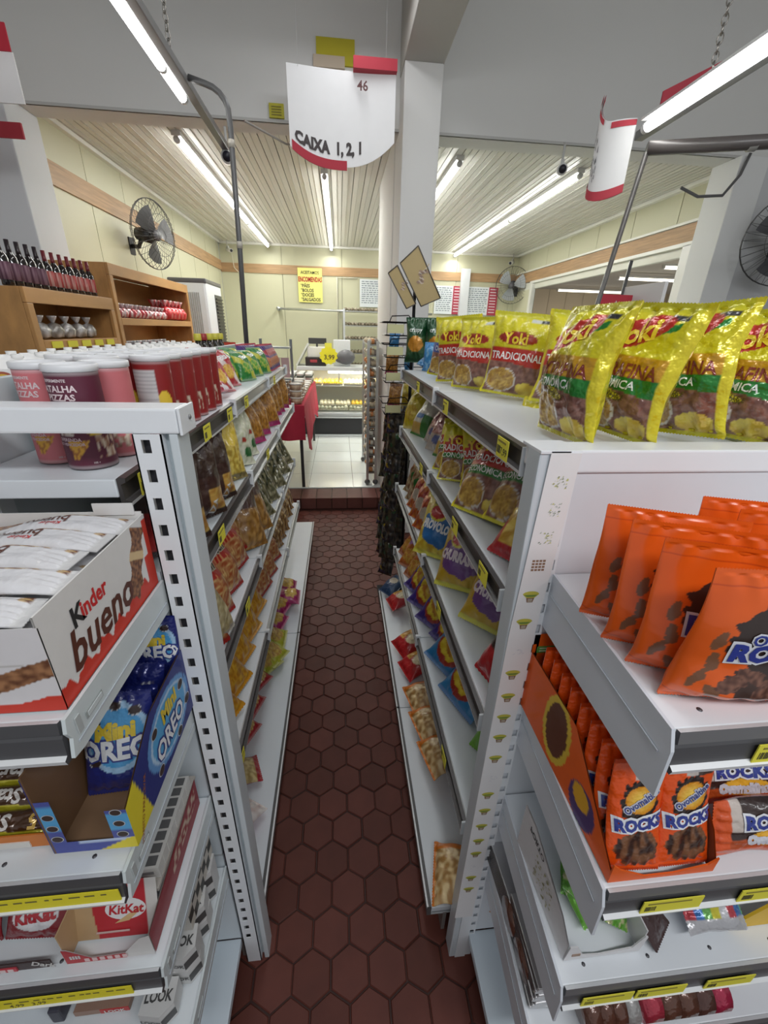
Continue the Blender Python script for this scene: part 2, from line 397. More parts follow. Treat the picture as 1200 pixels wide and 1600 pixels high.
def gondola(side, label, mods, zs, front, base_front, base_end, spine, tiers_end, tags):
    s = 1 if side == 'right' else -1; o = -s
    t = thing('gondola_shelving', label, 'shelving', (0, 0, 0))
    m = MB(); y0 = mods[0] + (.046 if s < 0 else 0); y1 = mods[-1]
    m.box(min(s * spine, s * (spine + .02)), max(s * spine, s * (spine + .02)), y0, y1, .12, 1.535 if s < 0 else 1.46, (0.60, 0.66, 0.69)); m.build('back_panel', PAINT, t)
    for y in [y0 + .016] + mods[1:]:
        m = MB(); m.box(min(s * (spine - .012), s * (spine + .03)), max(s * (spine - .012), s * (spine + .03)), y - .015, y + .015, 0.0, 1.535 if s < 0 else 1.46, WHITE); m.build('post', PAINT, t)
    for zi, z in enumerate(zs):
        for k in range(len(mods) - 1):
            a = (.605 if s < 0 and zi == 0 and k == 0 else mods[k] + .002); b = mods[k + 1] - .002
            if k == len(mods) - 2: b = tiers_end[zi]
            fr = front + (.028 if (s < 0 and zi == 0) else 0)
            m = MB(); xs = sorted((s * fr, s * (spine - .002)))
            m.box(xs[0], xs[1], a, b, z - .028, z, STEELW, bev=.002)
            sh = m.build('shelf', PAINT, t)
            m = MB(); rail_mesh(m, s * fr, o, a + .003, b - .003, z, (0.05, 0.045, 0.045) if (k == 0 or s > 0 and k < 2) else (0.28, 0.29, 0.28)); m.build('price_rail', PLAST, sh)
            m = MB(); m.box(min(s * fr, s * fr + o * .018), max(s * fr, s * fr + o * .018), b - .004, b + .008, z - .044, z + .012, (0.75, 0.78, 0.8), bev=.002); m.build('rail_joint', PLAST, sh)
            if s > 0: m = MB(); m.box(min(s * (fr + .004), s * fr + o * .017), max(s * (fr + .004), s * fr + o * .017), a - .001, a + .004, z - .044, z + .004, (0.6, 0.64, 0.67), bev=.001); m.build('rail_end', PLAST, sh)
            for (zt, y, dg) in tags:
                if zt == zi and a <= y < b: price_tag(sh, 'price_tag', (s * fr + o * .0165, y, z - .020), 'x+' if o > 0 else 'x-', digits=dg, seed=int(y * 100), h=.036, w=.052)
    ys = [mods[0], (mods[0] + base_end) / 2 - .1, base_end]
    for a, b in zip(ys[:-1], ys[1:]):
        m = MB(); xs = sorted((s * base_front, s * spine)); m.box(xs[0], xs[1], a + .002, b - .002, .095, .12, STEELW, bev=.002)
        m.box(xs[0] + (.0 if s > 0 else .0), xs[1], a + .002, b - .002, .085, .1, (0.55, 0.6, 0.62))
        bs = m.build('base_shelf', PAINT, t)
        m = MB(); fx = s * base_front; m.box(min(fx, fx + o * .012), max(fx, fx + o * .012), a + .004, b - .004, .078, .122, (0.10, 0.10, 0.10)); m.box(min(fx + o * .009, fx + o * .014), max(fx + o * .009, fx + o * .014), a + .004, b - .004, .117, .124, CHROME); m.build('price_rail', PLAST, bs)
        m = MB(); kx = s * (base_front + .035); m.box(min(kx, kx + s * .01), max(kx, kx + s * .01), a, b, 0, .09, (0.20, 0.18, 0.17)); m.build('kick_plate', PAINT, bs)
    return t
LZ = [1.412, 1.19, .88, .556]; RZ = [1.455, 1.19, .874, .503]
gondola('left', 'long white shelving unit along the left side of the aisle', [.60, 1.30, 1.95, 2.62], LZ, .30, .252, 3.23, .54, [2.60, 2.63, 2.50, 2.60],
        [(0, .665, '7,49'), (0, .81, '4,99'), (0, 1.0, ''), (0, 1.22, ''), (0, 1.45, ''), (0, 2.1, ''), (1, .905, ''), (1, 1.6, ''), (2, 1.05, ''), (3, .80, '')])
gondola('right', 'long white shelving unit along the right side of the aisle', [.606, 1.29, 2.04], RZ, .30, .235, 2.18, .70, [2.02, 1.98, 2.05, 2.03],
        [(0, .69, '17,99'), (0, 1.12, ''), (0, 1.55, ''), (1, .925, ''), (1, .70, ''), (1, 1.4, ''), (2, 1.0, ''), (3, .8, '')])
_g = COL.objects['gondola_shelving']
m = MB(); m.box(-.82, -.562, .65, 2.60, 1.382, 1.412, STEELW, bev=.002); m.build('shelf', PAINT, _g)
m = MB(); m.box(.722, 1.05, .61, 2.02, 1.425, 1.455, STEELW, bev=.002); m.build('shelf', PAINT, COL.objects['gondola_shelving.001'])
def end_unit(side, label, x_edge, x_far, y_panel, y_front, zs, panel_top, up_x, up_top, stick):
    s = 1 if side == 'right' else -1
    t = thing('end_shelf_unit', label, 'shelving', (0, 0, 0))
    xa, xb = sorted((s * (x_edge + .004), s * x_far))
    m = MB(); m.box(xa, xb, y_panel, y_panel + .006, .12, panel_top, (0.60, 0.66, 0.70) if s < 0 else (0.68, 0.71, 0.75)); m.box(xa, xb, y_panel - .002, y_panel + .008, .50, .506, (.4, .43, .45)); m.build('back_panel', PAINT, t)
    # top rail
    m = MB(); m.box(*sorted((s * (up_x - (.062 if s < 0 else .058)), s * x_far)), y_panel - .004, y_panel + .05, up_top - .034, up_top, WHITE, bev=.003)
    tr = m.build('top_rail', PAINT, t)
    if s < 0:
        m = MB(); ex = -(up_x - .064); m.box(ex - .001, ex + .003, y_panel - .006, y_panel + .052, up_top - .036, up_top + .001, WHITE, bev=.0012); m.tube([(ex + .002, y_panel + .028, up_top - .016), (ex + .005, y_panel + .028, up_top - .016)], .0035, (.2, .2, .2), n=8); m.build('end_cap', PAINT, tr)
    # upright with slots
    m = MB(); y0 = y_panel - .006
    if s < 0:
        xf0, xf1 = -up_x, -(up_x - .038)
        zc = []; z = up_top - .035 - .016
        while z > .1: zc.append(z); z -= .0428
        # front face built around the slots
        sx0, sx1 = xf0 + .010, xf0 + .022; hh = .0095
        m.box(xf0, sx0, y0, y0 + .002, 0, up_top - .034, WHITE); m.box(sx1, xf1, y0, y0 + .002, 0, up_top - .034, WHITE)
        prev = up_top - .034
        for z in zc: m.box(sx0, sx1, y0, y0 + .002, z + hh, prev, WHITE); prev = z - hh
        m.box(sx0, sx1, y0, y0 + .002, 0, prev, WHITE)
        m.box(sx0 - .002, sx1 + .002, y0 + .012, y0 + .014, 0, up_top - .04, (0.03, 0.03, 0.035))
        m.box(xf0, xf0 + .002, y0, y0 + .05, 0, up_top - .034, WHITE)
        m.box(xf1 - .002, xf1, y0, y0 + .018, 0, up_top - .034, WHITE); m.box(xf1 - .002, xf1 + .010, y0 + .016, y0 + .020, 0, up_top - .034, (0.5, 0.57, 0.6))
        m.box(xf1 + .008, xf1 + .020, y0 + .004, y0 + .05, 0, up_top - .034, (0.62, 0.68, 0.71), bev=.002)
    else:
        xf0, xf1 = up_x - .062, up_x
        zc = []; z = up_top - .06
        while z > .1: zc.append(z); z -= .0428
        m.box(xf0, xf0 + .016, y0 - .001, y0 + .04, 0, up_top, (0.62, 0.68, 0.72), bev=.003)
        m.box(xf0 + .016, xf1 - .017, y0 - .003, y0 + .04, 0, up_top, WHITE)
        m.box(xf1 - .004, xf1, y0, y0 + .002, 0, up_top, WHITE); prev = up_top
        for z in zc: m.box(xf1 - .017, xf1 - .004, y0, y0 + .002, z + .0095, prev, WHITE); prev = z - .0095
        m.box(xf1 - .017, xf1 - .004, y0, y0 + .002, 0, prev, WHITE)
        m.box(xf1 - .019, xf1, y0 + .012, y0 + .014, 0, up_top - .01, (0.03, 0.03, 0.035)); m.box(xf0, xf1, y0 - .003, y0 + .06, up_top - .004, up_top + .001, WHITE, bev=.001)
    up = m.build('upright', PAINT, t)
    if stick:
        dx = lambda z: -.001 - .013 * min(1, (up_top - z) / .35) - .008 * (up_top - z) / up_top; m = MB()
        for za, zb in ((.22, .5), (.5, .85), (.85, 1.15), (1.15, up_top - .002)):
            ya, yb = y0 - .0046, y0 - .0032; aa, bb = xf0 + .016 + dx(za), xf1 + dx(za); cc, dd = xf0 + .016 + dx(zb), xf1 + dx(zb)
            m.add([(aa, ya, za), (bb, ya, za), (bb, yb, za), (aa, yb, za), (cc, ya, zb), (dd, ya, zb), (dd, yb, zb), (cc, yb, zb)], [(0, 1, 5, 4), (1, 2, 6, 5), (3, 0, 4, 7), (2, 3, 7, 6), (4, 5, 6, 7), (0, 3, 2, 1)], (0.80, 0.79, 0.79))
        tp = m.build('sticker_strip', PAPER, up)
        cx = (xf0 + xf1) / 2 - .001
        zz = [1.423, 1.379, 1.332, 1.283, 1.224, 1.169, 1.11, 1.055, .999, .945, .89, .83, .77, .715, .66, .605, .55, .50, .45, .40, .35]
        q = MB(); rr = random.Random(5)
        for i, z in enumerate(zz):
            q = MB()
            P = lambda u, v, z=z: (cx + .0075 + dx(z) + u, y0 - .0048, z + v)
            if i < 3:
                for k in range(26):
                    a = rr.uniform(-.011, .011); b = rr.uniform(-.010, .010)
                    q.poly2([(a, b), (a + rr.uniform(.002, .005), b + .001), (a + .003, b + rr.uniform(.002, .004))], P, rr.choice([(.35, .40, .30), (.55, .55, .2), (.4, .45, .42)]))
            elif i == 3:
                for r_ in range(4):
                    for k in range(4): q.poly2([(-.011 + k * .0058, .008 - r_ * .0055), (-.0065 + k * .0058, .008 - r_ * .0055), (-.0065 + k * .0058, .0118 - r_ * .0055), (-.011 + k * .0058, .0118 - r_ * .0055)], P, (.28, .16, .10))
            elif i % 6 == 0:
                for k in range(8):
                    a = rr.uniform(-.009, .009); b = rr.uniform(-.008, .008); q.poly2([(a, b), (a + .006, b + .0008), (a + .005, b + .002)], P, (.62, .63, .68))
            else:
                fan = [(-.014, .006)] + [(.014 * math.sin(a), .006 + .006 * math.cos(a)) for a in (-1.2, -.8, -.4, 0, .4, .8, 1.2)] + [(.014, .006), (.007, -.001), (-.007, -.001)]
                q.poly2(fan, P, (.55, .50, .07))
                q.poly2([(-.012, .005), (.012, .005), (.006, .001), (-.006, .001)], lambda u, v, z=z: (cx + .0075 + dx(z) + u, y0 - .0050, z + v), (.16, .26, .05))
                q.poly2([(-.007, -.001), (.007, -.001), (.005, -.010), (-.005, -.010)], P, (.22, .12, .07))
                P2 = lambda u, v, z=z: (cx + .0075 + dx(z) + u, y0 - .0051, z + v)
                for k in range(3): q.poly2([(-.004, -.004 - .0022 * k), (.004, -.004 - .0022 * k), (.004, -.0028 - .0022 * k), (-.004, -.0028 - .0022 * k)], P2, (.6, .55, .45))
            q.build('sticker', PAPER, up)
    # shelves
    for zi, z in enumerate(zs):
        m = MB(); m.box(xa, xb, y_front, y_panel - .002, z - .022, z, (0.76, 0.80, 0.84) if s > 0 else (0.72, 0.77, 0.80), bev=.002)
        rx = random.Random(zi + 20)
        for k in range(6):
            x = s * (x_edge + .05 + k * .11); m.tube([(x, y_front + .02, z), (x, y_front + .02, z + .0004)], .003, (.08, .08, .09), n=8)
        def skew(m):
            if s > 0: m.v = [(p[0] + .018 * max(0, min(1, (p[1] - y_front) / (y_panel - y_front))) if p[0] < x_edge + .02 else p[0], p[1], p[2]) for p in m.v]
        skew(m)
        sh = m.build('shelf', PAINT, t)
        # side bracket plate
        e = s * x_edge; m = MB()
        pr = [(y_panel - .002, z + .004), (y_front - .004, z + .004), (y_front - .008, z - .012), (y_front - .003, z - .024), (y_front - .009, z - .046), (y_front + .008, z - .050), (y_panel - .002, z - .052)]
        if s > 0: pr = [(y_panel - .002, z + .003), (y_front - .002, z + .003), (y_front - .010, z - .020), (y_front - .012, z - .085), (y_front + .014, z - .092), (y_panel - .002, z - .100)]
        m.prism(pr, 'x', min(e, e + s * .004), max(e, e + s * .004), (0.66, 0.70, 0.76) if s > 0 else (0.62, 0.68, 0.69))
        ii = e - s * .0004
        m.box(min(ii, ii - s * .0012), max(ii, ii - s * .0012), y_front + .002, y_panel - .01, z - .036, z - .033, (0.52, 0.57, 0.62))
        if s < 0:
            m.box(min(ii, ii + .0008), max(ii, ii + .0008), y_front + .022, y_front + .055, z - .026, z - .016, (.35, .38, .38)); m.box(ii, ii + .0016, y_front + .025, y_front + .053, z - .024, z - .018, (.6, .65, .66)); m.box(ii, ii + .0016, y_front + .005, y_front + .013, z - .028, z - .006, (.45, .48, .48))
        skew(m); m.build('side_bracket', PAINT, sh)
        # price rail facing the camera
        m = MB(); yf = y_front; g = (0.075, 0.075, 0.08); l = (0.15, 0.15, 0.155)
        x0, x1 = sorted((s * (x_edge + .008), s * x_far))
        m.prism([(yf, z + .0), (yf - .005, z + .001), (yf - .007, z - .014), (yf - .004, z - .017), (yf - .006, z - .021), (yf - .008, z - .043), (yf - .013, z - .046), (yf - .011, z - .053), (yf, z - .053)], 'x', x0, x1, g,
                cols=[(.6, .62, .64), g if s < 0 else l, (.05, .05, .05), g, g, CHROME, CHROME, g, g])
        m.build('price_rail', PLAST, sh)
        x = x_edge + .055; k = 0
        if s < 0:
            wide = [(.012, .42)] if zi == 1 else [(.05, .36)] if zi == 2 else []
            for a, b in wide:
                q = MB(); q.box(s * (x_edge + b), s * (x_edge + a), yf - .0105, yf - .009, z - .045, z - .021, (0.80, 0.70, 0.03))
                P = lambda u, v: (u, yf - .0108, v); r_ = random.Random(zi)
                xx = -(x_edge + b) + .02
                while xx < -(x_edge + a) - .02:
                    w_ = r_.uniform(.004, .014); q.poly2([(xx, z - .029), (xx + w_, z - .029), (xx + w_, z - .026), (xx, z - .026)], P, (.18, .16, .04)); xx += w_ + r_.uniform(.002, .01)
                q.text('4,99   3,99', P, -(x_edge + .2), z - .037, .012, (.15, .13, .04), bold=.01)
                q.build('price_strip', PAPER, sh)
        else:
            for px_ in {0: [.085], 1: [.05, .19], 2: [.03, .12, .24], 3: [.1, .22]}[min(zi, 3)]:
                price_tag(sh, 'price_tag', (x_edge + px_ + .05, yf - .010, z - .032), 'y-', w=.085 if zi else .075, h=.026, seed=zi * 7 + int(px_ * 50))
    m = MB(); m.box(xa, xb, y_front - .01, y_panel, .09, .115, (0.62, 0.70, 0.76), bev=.002); m.box(xa, xb, y_front + .02, y_front + .03, 0, .09, (.25, .25, .26)); m.build('base_shelf', PAINT, t)
    return t
LE = [1.245, .972, .712, .455]; RE = [1.262, .972, .700, .455]
end_unit('left', 'white end shelf unit on the left, facing the viewer, stacked with chocolate boxes', .284, 1.25, .592, .335, LE, 1.262, .282, 1.517, False)
end_unit('right', 'white end shelf unit on the right, facing the viewer, holding orange pouches',   .322, 1.35, .552, .262, RE, 1.452, .342, 1.470, True)
# near lamps, poles, pipe, chains
def near_lamp(x, y0, y1, ytrack, z, joint, label, cam=False, track_r=.014, bars=False):
    t = thing('hanging_tube_lamp', label, 'lamp', (x, (y0 + y1) / 2, z), 0)
    yc = (y0 + y1) / 2
    m = MB(); m.box(.028, .068, y0 - yc, ytrack - yc, -.004, .03, (0.16, 0.16, 0.16), bev=.004); m.box(-.03, .03, y0 - yc, y1 - yc, .022, .032, (0.62, 0.62, 0.62)); m.build('track', PAINT, t)
    cuts = [y0, joint, y1] if joint else [y0, y1]
    for a, b in zip(cuts[:-1], cuts[1:]):
        m = MB(); m.tube([(0, a - yc + .012, 0), (0, b - yc - .012, 0)], .019, (1, 1, 1), n=14); tb = m.build('tube', TUBE, t)
        e = MB(); e.tube([(0, b - yc - .014, 0), (0, b - yc + .008, 0)], .0195, (0.7, 0.7, 0.7), n=12); e.build('end_cap', PLAST, tb)
    return t
def chain(name, p0, p1, label, link=.034):
    p0, p1 = Vector(p0), Vector(p1); n = int((p1 - p0).length / (link * .72)); m = MB(); d = (p1 - p0).normalized(); a = d.orthogonal().normalized(); b = d.cross(a)
    for i in range(n):
        c = p0 + (p1 - p0) * ((i + .5) / n); q = a if i % 2 else b
        m.tube([c + d * (link / 2) * math.cos(k * PI / 5) + q * .009 * math.sin(k * PI / 5) for k in range(11)], .0022, (0.32, 0.30, 0.27), n=5)
    return tag(m.build(name, METAL), label, 'chain')
near_lamp(-.715, 1.2, 2.66, 3.3, 2.60, 2.40, 'hanging tube lamp on a dark track, upper left, above the left shelving')
near_lamp(1.33, .75, 2.18, 2.3, 2.45, None, 'hanging tube lamp running along the upper right edge')
chain('hanging_chain', (-.66, 2.35, 2.64), (-.66, 2.35, 3.2), 'steel chain holding up the left hanging tube lamp')
chain('hanging_chain', (1.38, 1.92, 2.50), (1.38, 1.92, 3.1), 'rusty steel chain holding up the right hanging tube lamp')
m = MB()
m.tube([(-.508, 2.5, 1.40), (-.49, 2.5, 2.0), (-.480, 2.5, 2.45)] + [(-.48 - .11 * (1 - math.cos(a)), 2.5, 2.50 + .10 * math.sin(a)) for a in (.2, .5, .8, 1.1, 1.4)] + [(-.64, 2.5, 2.615)], .0125, (0.10, 0.10, 0.10), n=12)
pl = tag(m.build('bent_pole', PAINT), 'black bent steel pole rising from the left shelving to the hanging lamp', 'pole')
m = MB()
for z in (1.98, 2.38): m.tube([(-.49 + .02 * (z - 2), 2.5, z), (-.489 + .02 * (z - 2), 2.5, z + .03)], .0145, (0.45, 0.42, 0.36), n=10)
m.build('tape_ring', PLAST, pl)
m = MB(); m.tube([(1.08, 2.10, 0.0), (1.20, 2.12, 1.46), (1.345, 2.16, 2.36)], .011, (0.09, 0.085, 0.08), n=10)
tag(m.build('steel_pole', PAINT), 'black steel pole rising behind the yellow bags to the pipe on the right', 'pole')
m = MB(); m.tube([(1.66, 2.7, 0.0), (1.70, 2.7, 1.40), (1.738, 2.7, 2.04)], .010, (0.10, 0.10, 0.10), n=10)
tag(m.build('steel_pole', PAINT), 'shorter black pole standing just right of the tall right-hand pole', 'pole')
m = MB(); m.tube([(1.345, 2.16, 2.375), (2.2, 1.9, 2.385)], .026, (0.085, 0.075, 0.072), n=14); m.tube([(1.72, 2.05, 2.378), (1.75, 2.04, 2.378)], .028, (0.3, 0.3, 0.28), n=12)
tag(m.build('dark_pipe', PAINT), 'dark brown horizontal pipe on the right running out of the picture', 'pipe')
# cables along header
m = MB(); m.tube([(-.48, 2.9, 2.62), (-.30, 3.2, 2.63), (-.1, 3.38, 2.66), (.12, 3.40, 2.64)], .006, (.30, .28, .25), n=6); tag(m.build('cable', PLAST), 'thin grey cable drooping across the header behind the bent pole', 'cable')
m = MB(); m.tube([(2.42, 3.38, 2.60), (2.55, 3.36, 2.55), (2.72, 3.34, 2.56), (2.80, 3.33, 2.68), (2.83, 3.33, 2.80)], .010, (.12, .12, .12), n=8); tag(m.build('cable', PLAST), 'black cable looping from the pipe onto the right pillar', 'cable')
# security cameras
def cctv(loc, rz, label, s=1.0, up=.14):
    t = thing('security_camera', label, 'camera', loc, math.radians(rz)); t.scale = (s, s, s)
    m = MB(); m.box(-.012, .012, -.012, .05, .0, .05, (.6, .6, .58), bev=.003); m.tube([(0, .03, .04), (0, .03, up)], .008, (.6, .6, .58), n=8); m.build('bracket', PLAST, t)
    m = MB(); m.tube([(0, -.10, -.03), (0, .04, .0)], .032, (.78, .78, .76), n=14); b = m.build('body', PLAST, t)
    m = MB(); m.tube([(0, -.106, -.032), (0, -.101, -.030)], .024, (.02, .02, .03), n=14); m.build('lens', PLAST, b)
cctv((-.68, 3.36, 2.60), 10, 'small security camera at the end of the left lamp track', 1.1)
cctv((1.52, 3.38, 2.66), -20, 'small security camera hanging beside the curved sign', 1.0, .15)
cctv((-1.72, 7.86, 2.74), 40, 'tiny white security camera in the far left corner of the bakery', .9)
cctv((2.93, 7.86, 2.74), -40, 'tiny white security camera in the far right corner of the bakery', .9)

# wall fans
def fan(loc, rz, tilt, R, label, arm=.26, col=(.03, .03, .032), blade=(.05, .05, .055), cage=True, deep=(.10, .10, .11)):
    t = thing('wall_fan', label, 'fan', loc, 0)
    t.rotation_euler = (math.radians(tilt), 0, math.radians(rz))
    # local: faces -y
    m = MB(); m.tube([(0, .02, 0), (0, .16, 0)], R * .26, col, n=16, rs=[R * .26, R * .18]); m.build('motor', PLAST, t)
    m = MB(); m.tube([(0, -.05, 0), (0, -.02, 0)], R * .17, (.10, .10, .11), n=16); m.build('hub', PLAST, t)
    for k in range(3):
        a0 = k * 2 * PI / 3 + .3; m = MB()
        def P(u, v, a0=a0):
            r = R * (.15 + .68 * v); a = a0 + (u - .5) * (1.15 - .35 * abs(v - .5)); return (r * math.cos(a), -.03 + .03 * (u - .5), r * math.sin(a))
        m.grid(P, blade, 6, 5); m.grid(lambda u, v: tuple(Vector(P(1 - u, v)) + Vector((0, .003, 0))), blade, 6, 5); m.build('blade', PLAST, t)
    m = MB()
    nw = 34
    for k in range(nw):
        a = 2 * PI * k / nw
        m.tube([(R * f * math.cos(a), y, R * f * math.sin(a)) for f, y in ((.16, -.095), (.5, -.09), (.85, -.06), (1.0, -.015))], .0016, (.10, .10, .10), n=4, cap=False)
        m.tube([(R * f * math.cos(a), y, R * f * math.sin(a)) for f, y in ((.25, .05), (.7, .045), (1.0, .01))], .0016, (.10, .10, .10), n=4, cap=False)
    for f, y in ((1.0, -.003), (1.0, -.015), (.6, -.085), (.17, -.096)):
        m.tube([(R * f * math.cos(q * PI / 18), y, R * f * math.sin(q * PI / 18)) for q in range(37)], .0035 if f == 1 else .002, (.09, .09, .09), n=5, cap=False)
    m.build('wire_cage', METAL, t)
    m = MB(); m.tube([(0, .12, -.02), (0, .16, -.10), (0, arm, -.10)], .018, col, n=10); m.box(-.035, .035, arm - .01, arm + .02, -.17, -.03, col, bev=.005); m.build('wall_bracket', PLAST, t)
    return t
fan((-1.66, 4.62, 2.36), 72, 4, .27, 'black wall fan in a wire cage on the left cream wall', .24)
fan((2.93, 7.72, 2.38), -38, 4, .28, 'small grey-bladed wall fan in the far right corner of the bakery', .22, blade=(.30, .32, .33))
fan((3.16, 3.12, 2.28), -28, 4, .29, 'big black wall fan cut by the right edge of the picture', .26)

# hanging shop signs
def banner(name, x0, x1, y, ztop, zbot, sag, label, letters, col=(.80, .80, .80)):
    t = thing(name, label, 'sign', (0, 0, 0)); m = MB()
    def low(u): return zbot + sag * (abs(u - .45) * 2) ** 2.5
    def P(u, v, e=0): return (lerp(x0, x1, u), y + .03 * math.sin(u * 2.6) - e, lerp(low(u), ztop, v))
    m.grid(lambda u, v: P(u, v), col, 20, 8); m.grid(lambda u, v: P(1 - u, v, -.003), col, 20, 8)
    m.text(letters, lambda u, v: P(u, v, .004), .05, .20, .078, (.06, .05, .05), w=x1 - x0, h=ztop - zbot, bold=.05, sx=.82, align='LEFT')
    b = m.build('sheet', PAPER, t)
    m = MB(); m.grid(lambda u, v: (lerp(x0, x1, u * .52 + .02), y + .03 * math.sin(u * 1.4) - .004, low(u * .52) - .014 + .045 * v), (.42, .03, .05), 14, 2); m.grid(lambda u, v: (lerp(x0, x1, (1 - u) * .52 + .02), y + .03 * math.sin((1 - u) * 1.4) + .002, low((1 - u) * .52) - .014 + .045 * v), (.42, .03, .05), 14, 2); m.build('red_border', PAPER, t)
    return t
bn = banner('hanging_sign', -.262, .338, 3.05, 2.93, 2.50, .10, 'white hanging sign reading CAIXA above the aisle, left of the pillar', 'CAIXA  1, 2, 1')
m = MB(); m.box(.10, .34, 3.03, 3.09, 2.925, 2.975, (.42, .03, .05)); m.build('red_top_border', PAPER, bn)
m = MB(); m.tube([(-.2, 3.055, 2.92), (-.2, 3.055, 3.95)], .0008, (.7, .7, .7), n=4); m.build('string', PLAST, bn)
m = MB(); m.tube([(.28, 3.06, 2.95), (.28, 3.06, 3.95)], .0008, (.7, .7, .7), n=4); m.build('string', PLAST, bn)
m = MB(); m.text('46', lambda u, v: (u, 3.02, v), .15, 2.85, .06, (.12, .05, .05), bold=.02); m.build('lettering', PAPER, bn)
m = MB(); m.box(-.11, .12, 3.405, 3.425, 3.09, 3.21, (.55, .48, .03)); m.box(-.13, .06, 3.402, 3.42, 3.075, 3.13, (.62, .52, .40)); tag(m.build('yellow_notice', PAPER), 'faded yellow notice on the white header, upper centre', 'notice')
m = MB(); m.box(-.41, -.32, 3.405, 3.425, 2.82, 2.89, (.50, .46, .05)); 
for k in range(4): m.box(-.395, -.335, 3.402, 3.406, 2.832 + k * .013, 2.837 + k * .013, (.25, .22, .05))
tag(m.build('yellow_notice', PAPER), 'small yellow price notice on the header left of the hanging sign', 'notice')
m = MB(); m.box(-2.3, -1.60, 2.90, 2.912, 2.48, 2.545, (.45, .04, .06)); tag(m.build('red_sign_strip', PAPER), 'red sign strip across the top of the left pillar', 'sign')
m = MB(); m.box(-1.75, -1.372, 2.55, 2.556, 2.67, 2.76, (.45, .02, .04)); m.box(-1.75, -1.37, 2.556, 2.562, 2.50, 2.67, (.78, .76, .76)); tag(m.build('red_and_white_sign', PAPER), 'red and white sign cut by the left edge near the top', 'sign')
# curved sign on the right
t = thing('curved_sign', 'curved white sign with red borders hanging beside the right pole', 'sign', (0, 0, 0))
def CP(u, v, e=0):
    a = -.55 + 1.75 * u; r = .175
    cx, cy = 1.36, 2.30; zt = 2.62 - .13 * math.sin(min(1, u * 1.6) * PI / 2) ; zb = 2.28 - .06 * math.sin(u * PI * .8)
    return (cx - (r + e) * math.cos(a), cy - (r + e) * math.sin(a) * .6 , lerp(zb, zt, v))
m = MB(); m.grid(lambda u, v: CP(u, v), (.74, .74, .74), 18, 6); m.grid(lambda u, v: CP(1 - u, v, -.003), (.7, .7, .7), 18, 6)
r_ = random.Random(4)
for k in range(46):
    u = r_.uniform(.08, .42); v = r_.uniform(.25, .8) - u * .3
    m.poly2([(u, v), (u + .02, v - .01), (u + .015, v + r_.uniform(.03, .09)), (u + .003, v + .05)], lambda a, b: CP(a, b, .003), (.10, .10, .11))
m.build('sheet', PAPER, t)
m = MB()
for v0, v1, ua, ub in ((-.07, .06, 0, 1), (.93, 1.0, 0, .45), (.90, .98, .62, 1)):
    m.grid(lambda u, v: CP(lerp(ua, ub, u), lerp(v0, v1, v), .004), (.45, .04, .06), 14, 2); m.grid(lambda u, v: CP(lerp(ub, ua, u), lerp(v0, v1, v), -.005), (.45, .04, .06), 14, 2)
m.build('red_border', PAPER, t)
m = MB(); m.grid(lambda u, v: (lerp(1.36, 1.72, u), 2.16 - .05 * u, lerp(2.50, 2.665, u) + .065 * v), (.42, .04, .06), 8, 2); m.grid(lambda u, v: (lerp(1.72, 1.36, u), 2.165 - .05 * (1 - u), lerp(2.665, 2.50, u) + .065 * v), (.42, .04, .06), 8, 2)
m.build('red_band', PAPER, t)

# back wall papers, pipe, conduits
t = thing('handwritten_poster', 'yellow handwritten ENCOMENDAS poster hanging on the bakery back wall', 'poster', (0, 0, 0))
m = MB(); m.box(-.67, -.27, 7.97, 7.976, 2.03, 2.54, (.80, .76, .22)); m.build('paper', PAPER, t)
m = MB(); P = lambda u, v: (u, 7.966, v)
m.text('ACEITAMOS', P, -.47, 2.475, .065, (.05, .05, .03), bold=.01, sx=.85); m.text('ENCOMENDAS', P, -.47, 2.375, .10, (.45, .03, .03), bold=.03, sx=.58)
for k, w_ in enumerate(('*PÃES', '*BOLOS', '*DOCES', '*SALGADOS')): m.text(w_, P, -.63, 2.28 - k * .068, .07, (.04, .04, .03), bold=.02, align='LEFT', sx=.85)
m.build('handwriting', PAPER, t)
def sheet(x0, x1, z0, z1, label, red=None):
    t = thing('price_list', label, 'price list', (0, 0, 0)); m = MB(); m.box(x0, x1, 7.97, 7.976, z0, z1, (.74, .78, .80)); m.build('paper', PAPER, t)
    m = MB(); r_ = random.Random(int(x0 * 99)); z = z1 - .04; xe = red[0] if red else x1
    while z > z0 + .03:
        x = x0 + .03
        while x < xe - .05:
            w_ = min(r_.uniform(.02, .07), xe - .02 - x); m.box(x, x + w_, 7.966, 7.97, z, z + .012, (.20, .24, .28)); x += w_ + .015
        z -= .032
    m.build('printed_lines', PAPER, t)
    if red:
        m = MB(); m.box(red[0], red[1], 7.965, 7.97, z0, z1, (.40, .04, .07)); z = z1 - .04
        while z > z0 + .02: m.box(red[0] + .02, red[1] - .03, 7.962, 7.965, z, z + .016, (.72, .60, .62)); z -= .045
        m.build('red_price_column', PAPER, t)
sheet(.36, .75, 1.99, 2.41, 'printed price list pinned on the back wall just left of the pillar')
sheet(1.66, 2.12, 1.92, 2.36, 'white menu board with a red price column, left of the two', (1.98, 2.12))
sheet(2.2, 2.78, 1.92, 2.36, 'white menu board with a red price column, right of the two beside the small fan', (2.62, 2.78))
m = MB(); m.box(2.09, 2.24, 7.89, 7.96, 1.7, 2.62, (.62, .64, .66), bev=.005); tag(m.build('grey_duct', PAINT), 'grey vertical duct on the back wall between the two menu boards', 'duct')
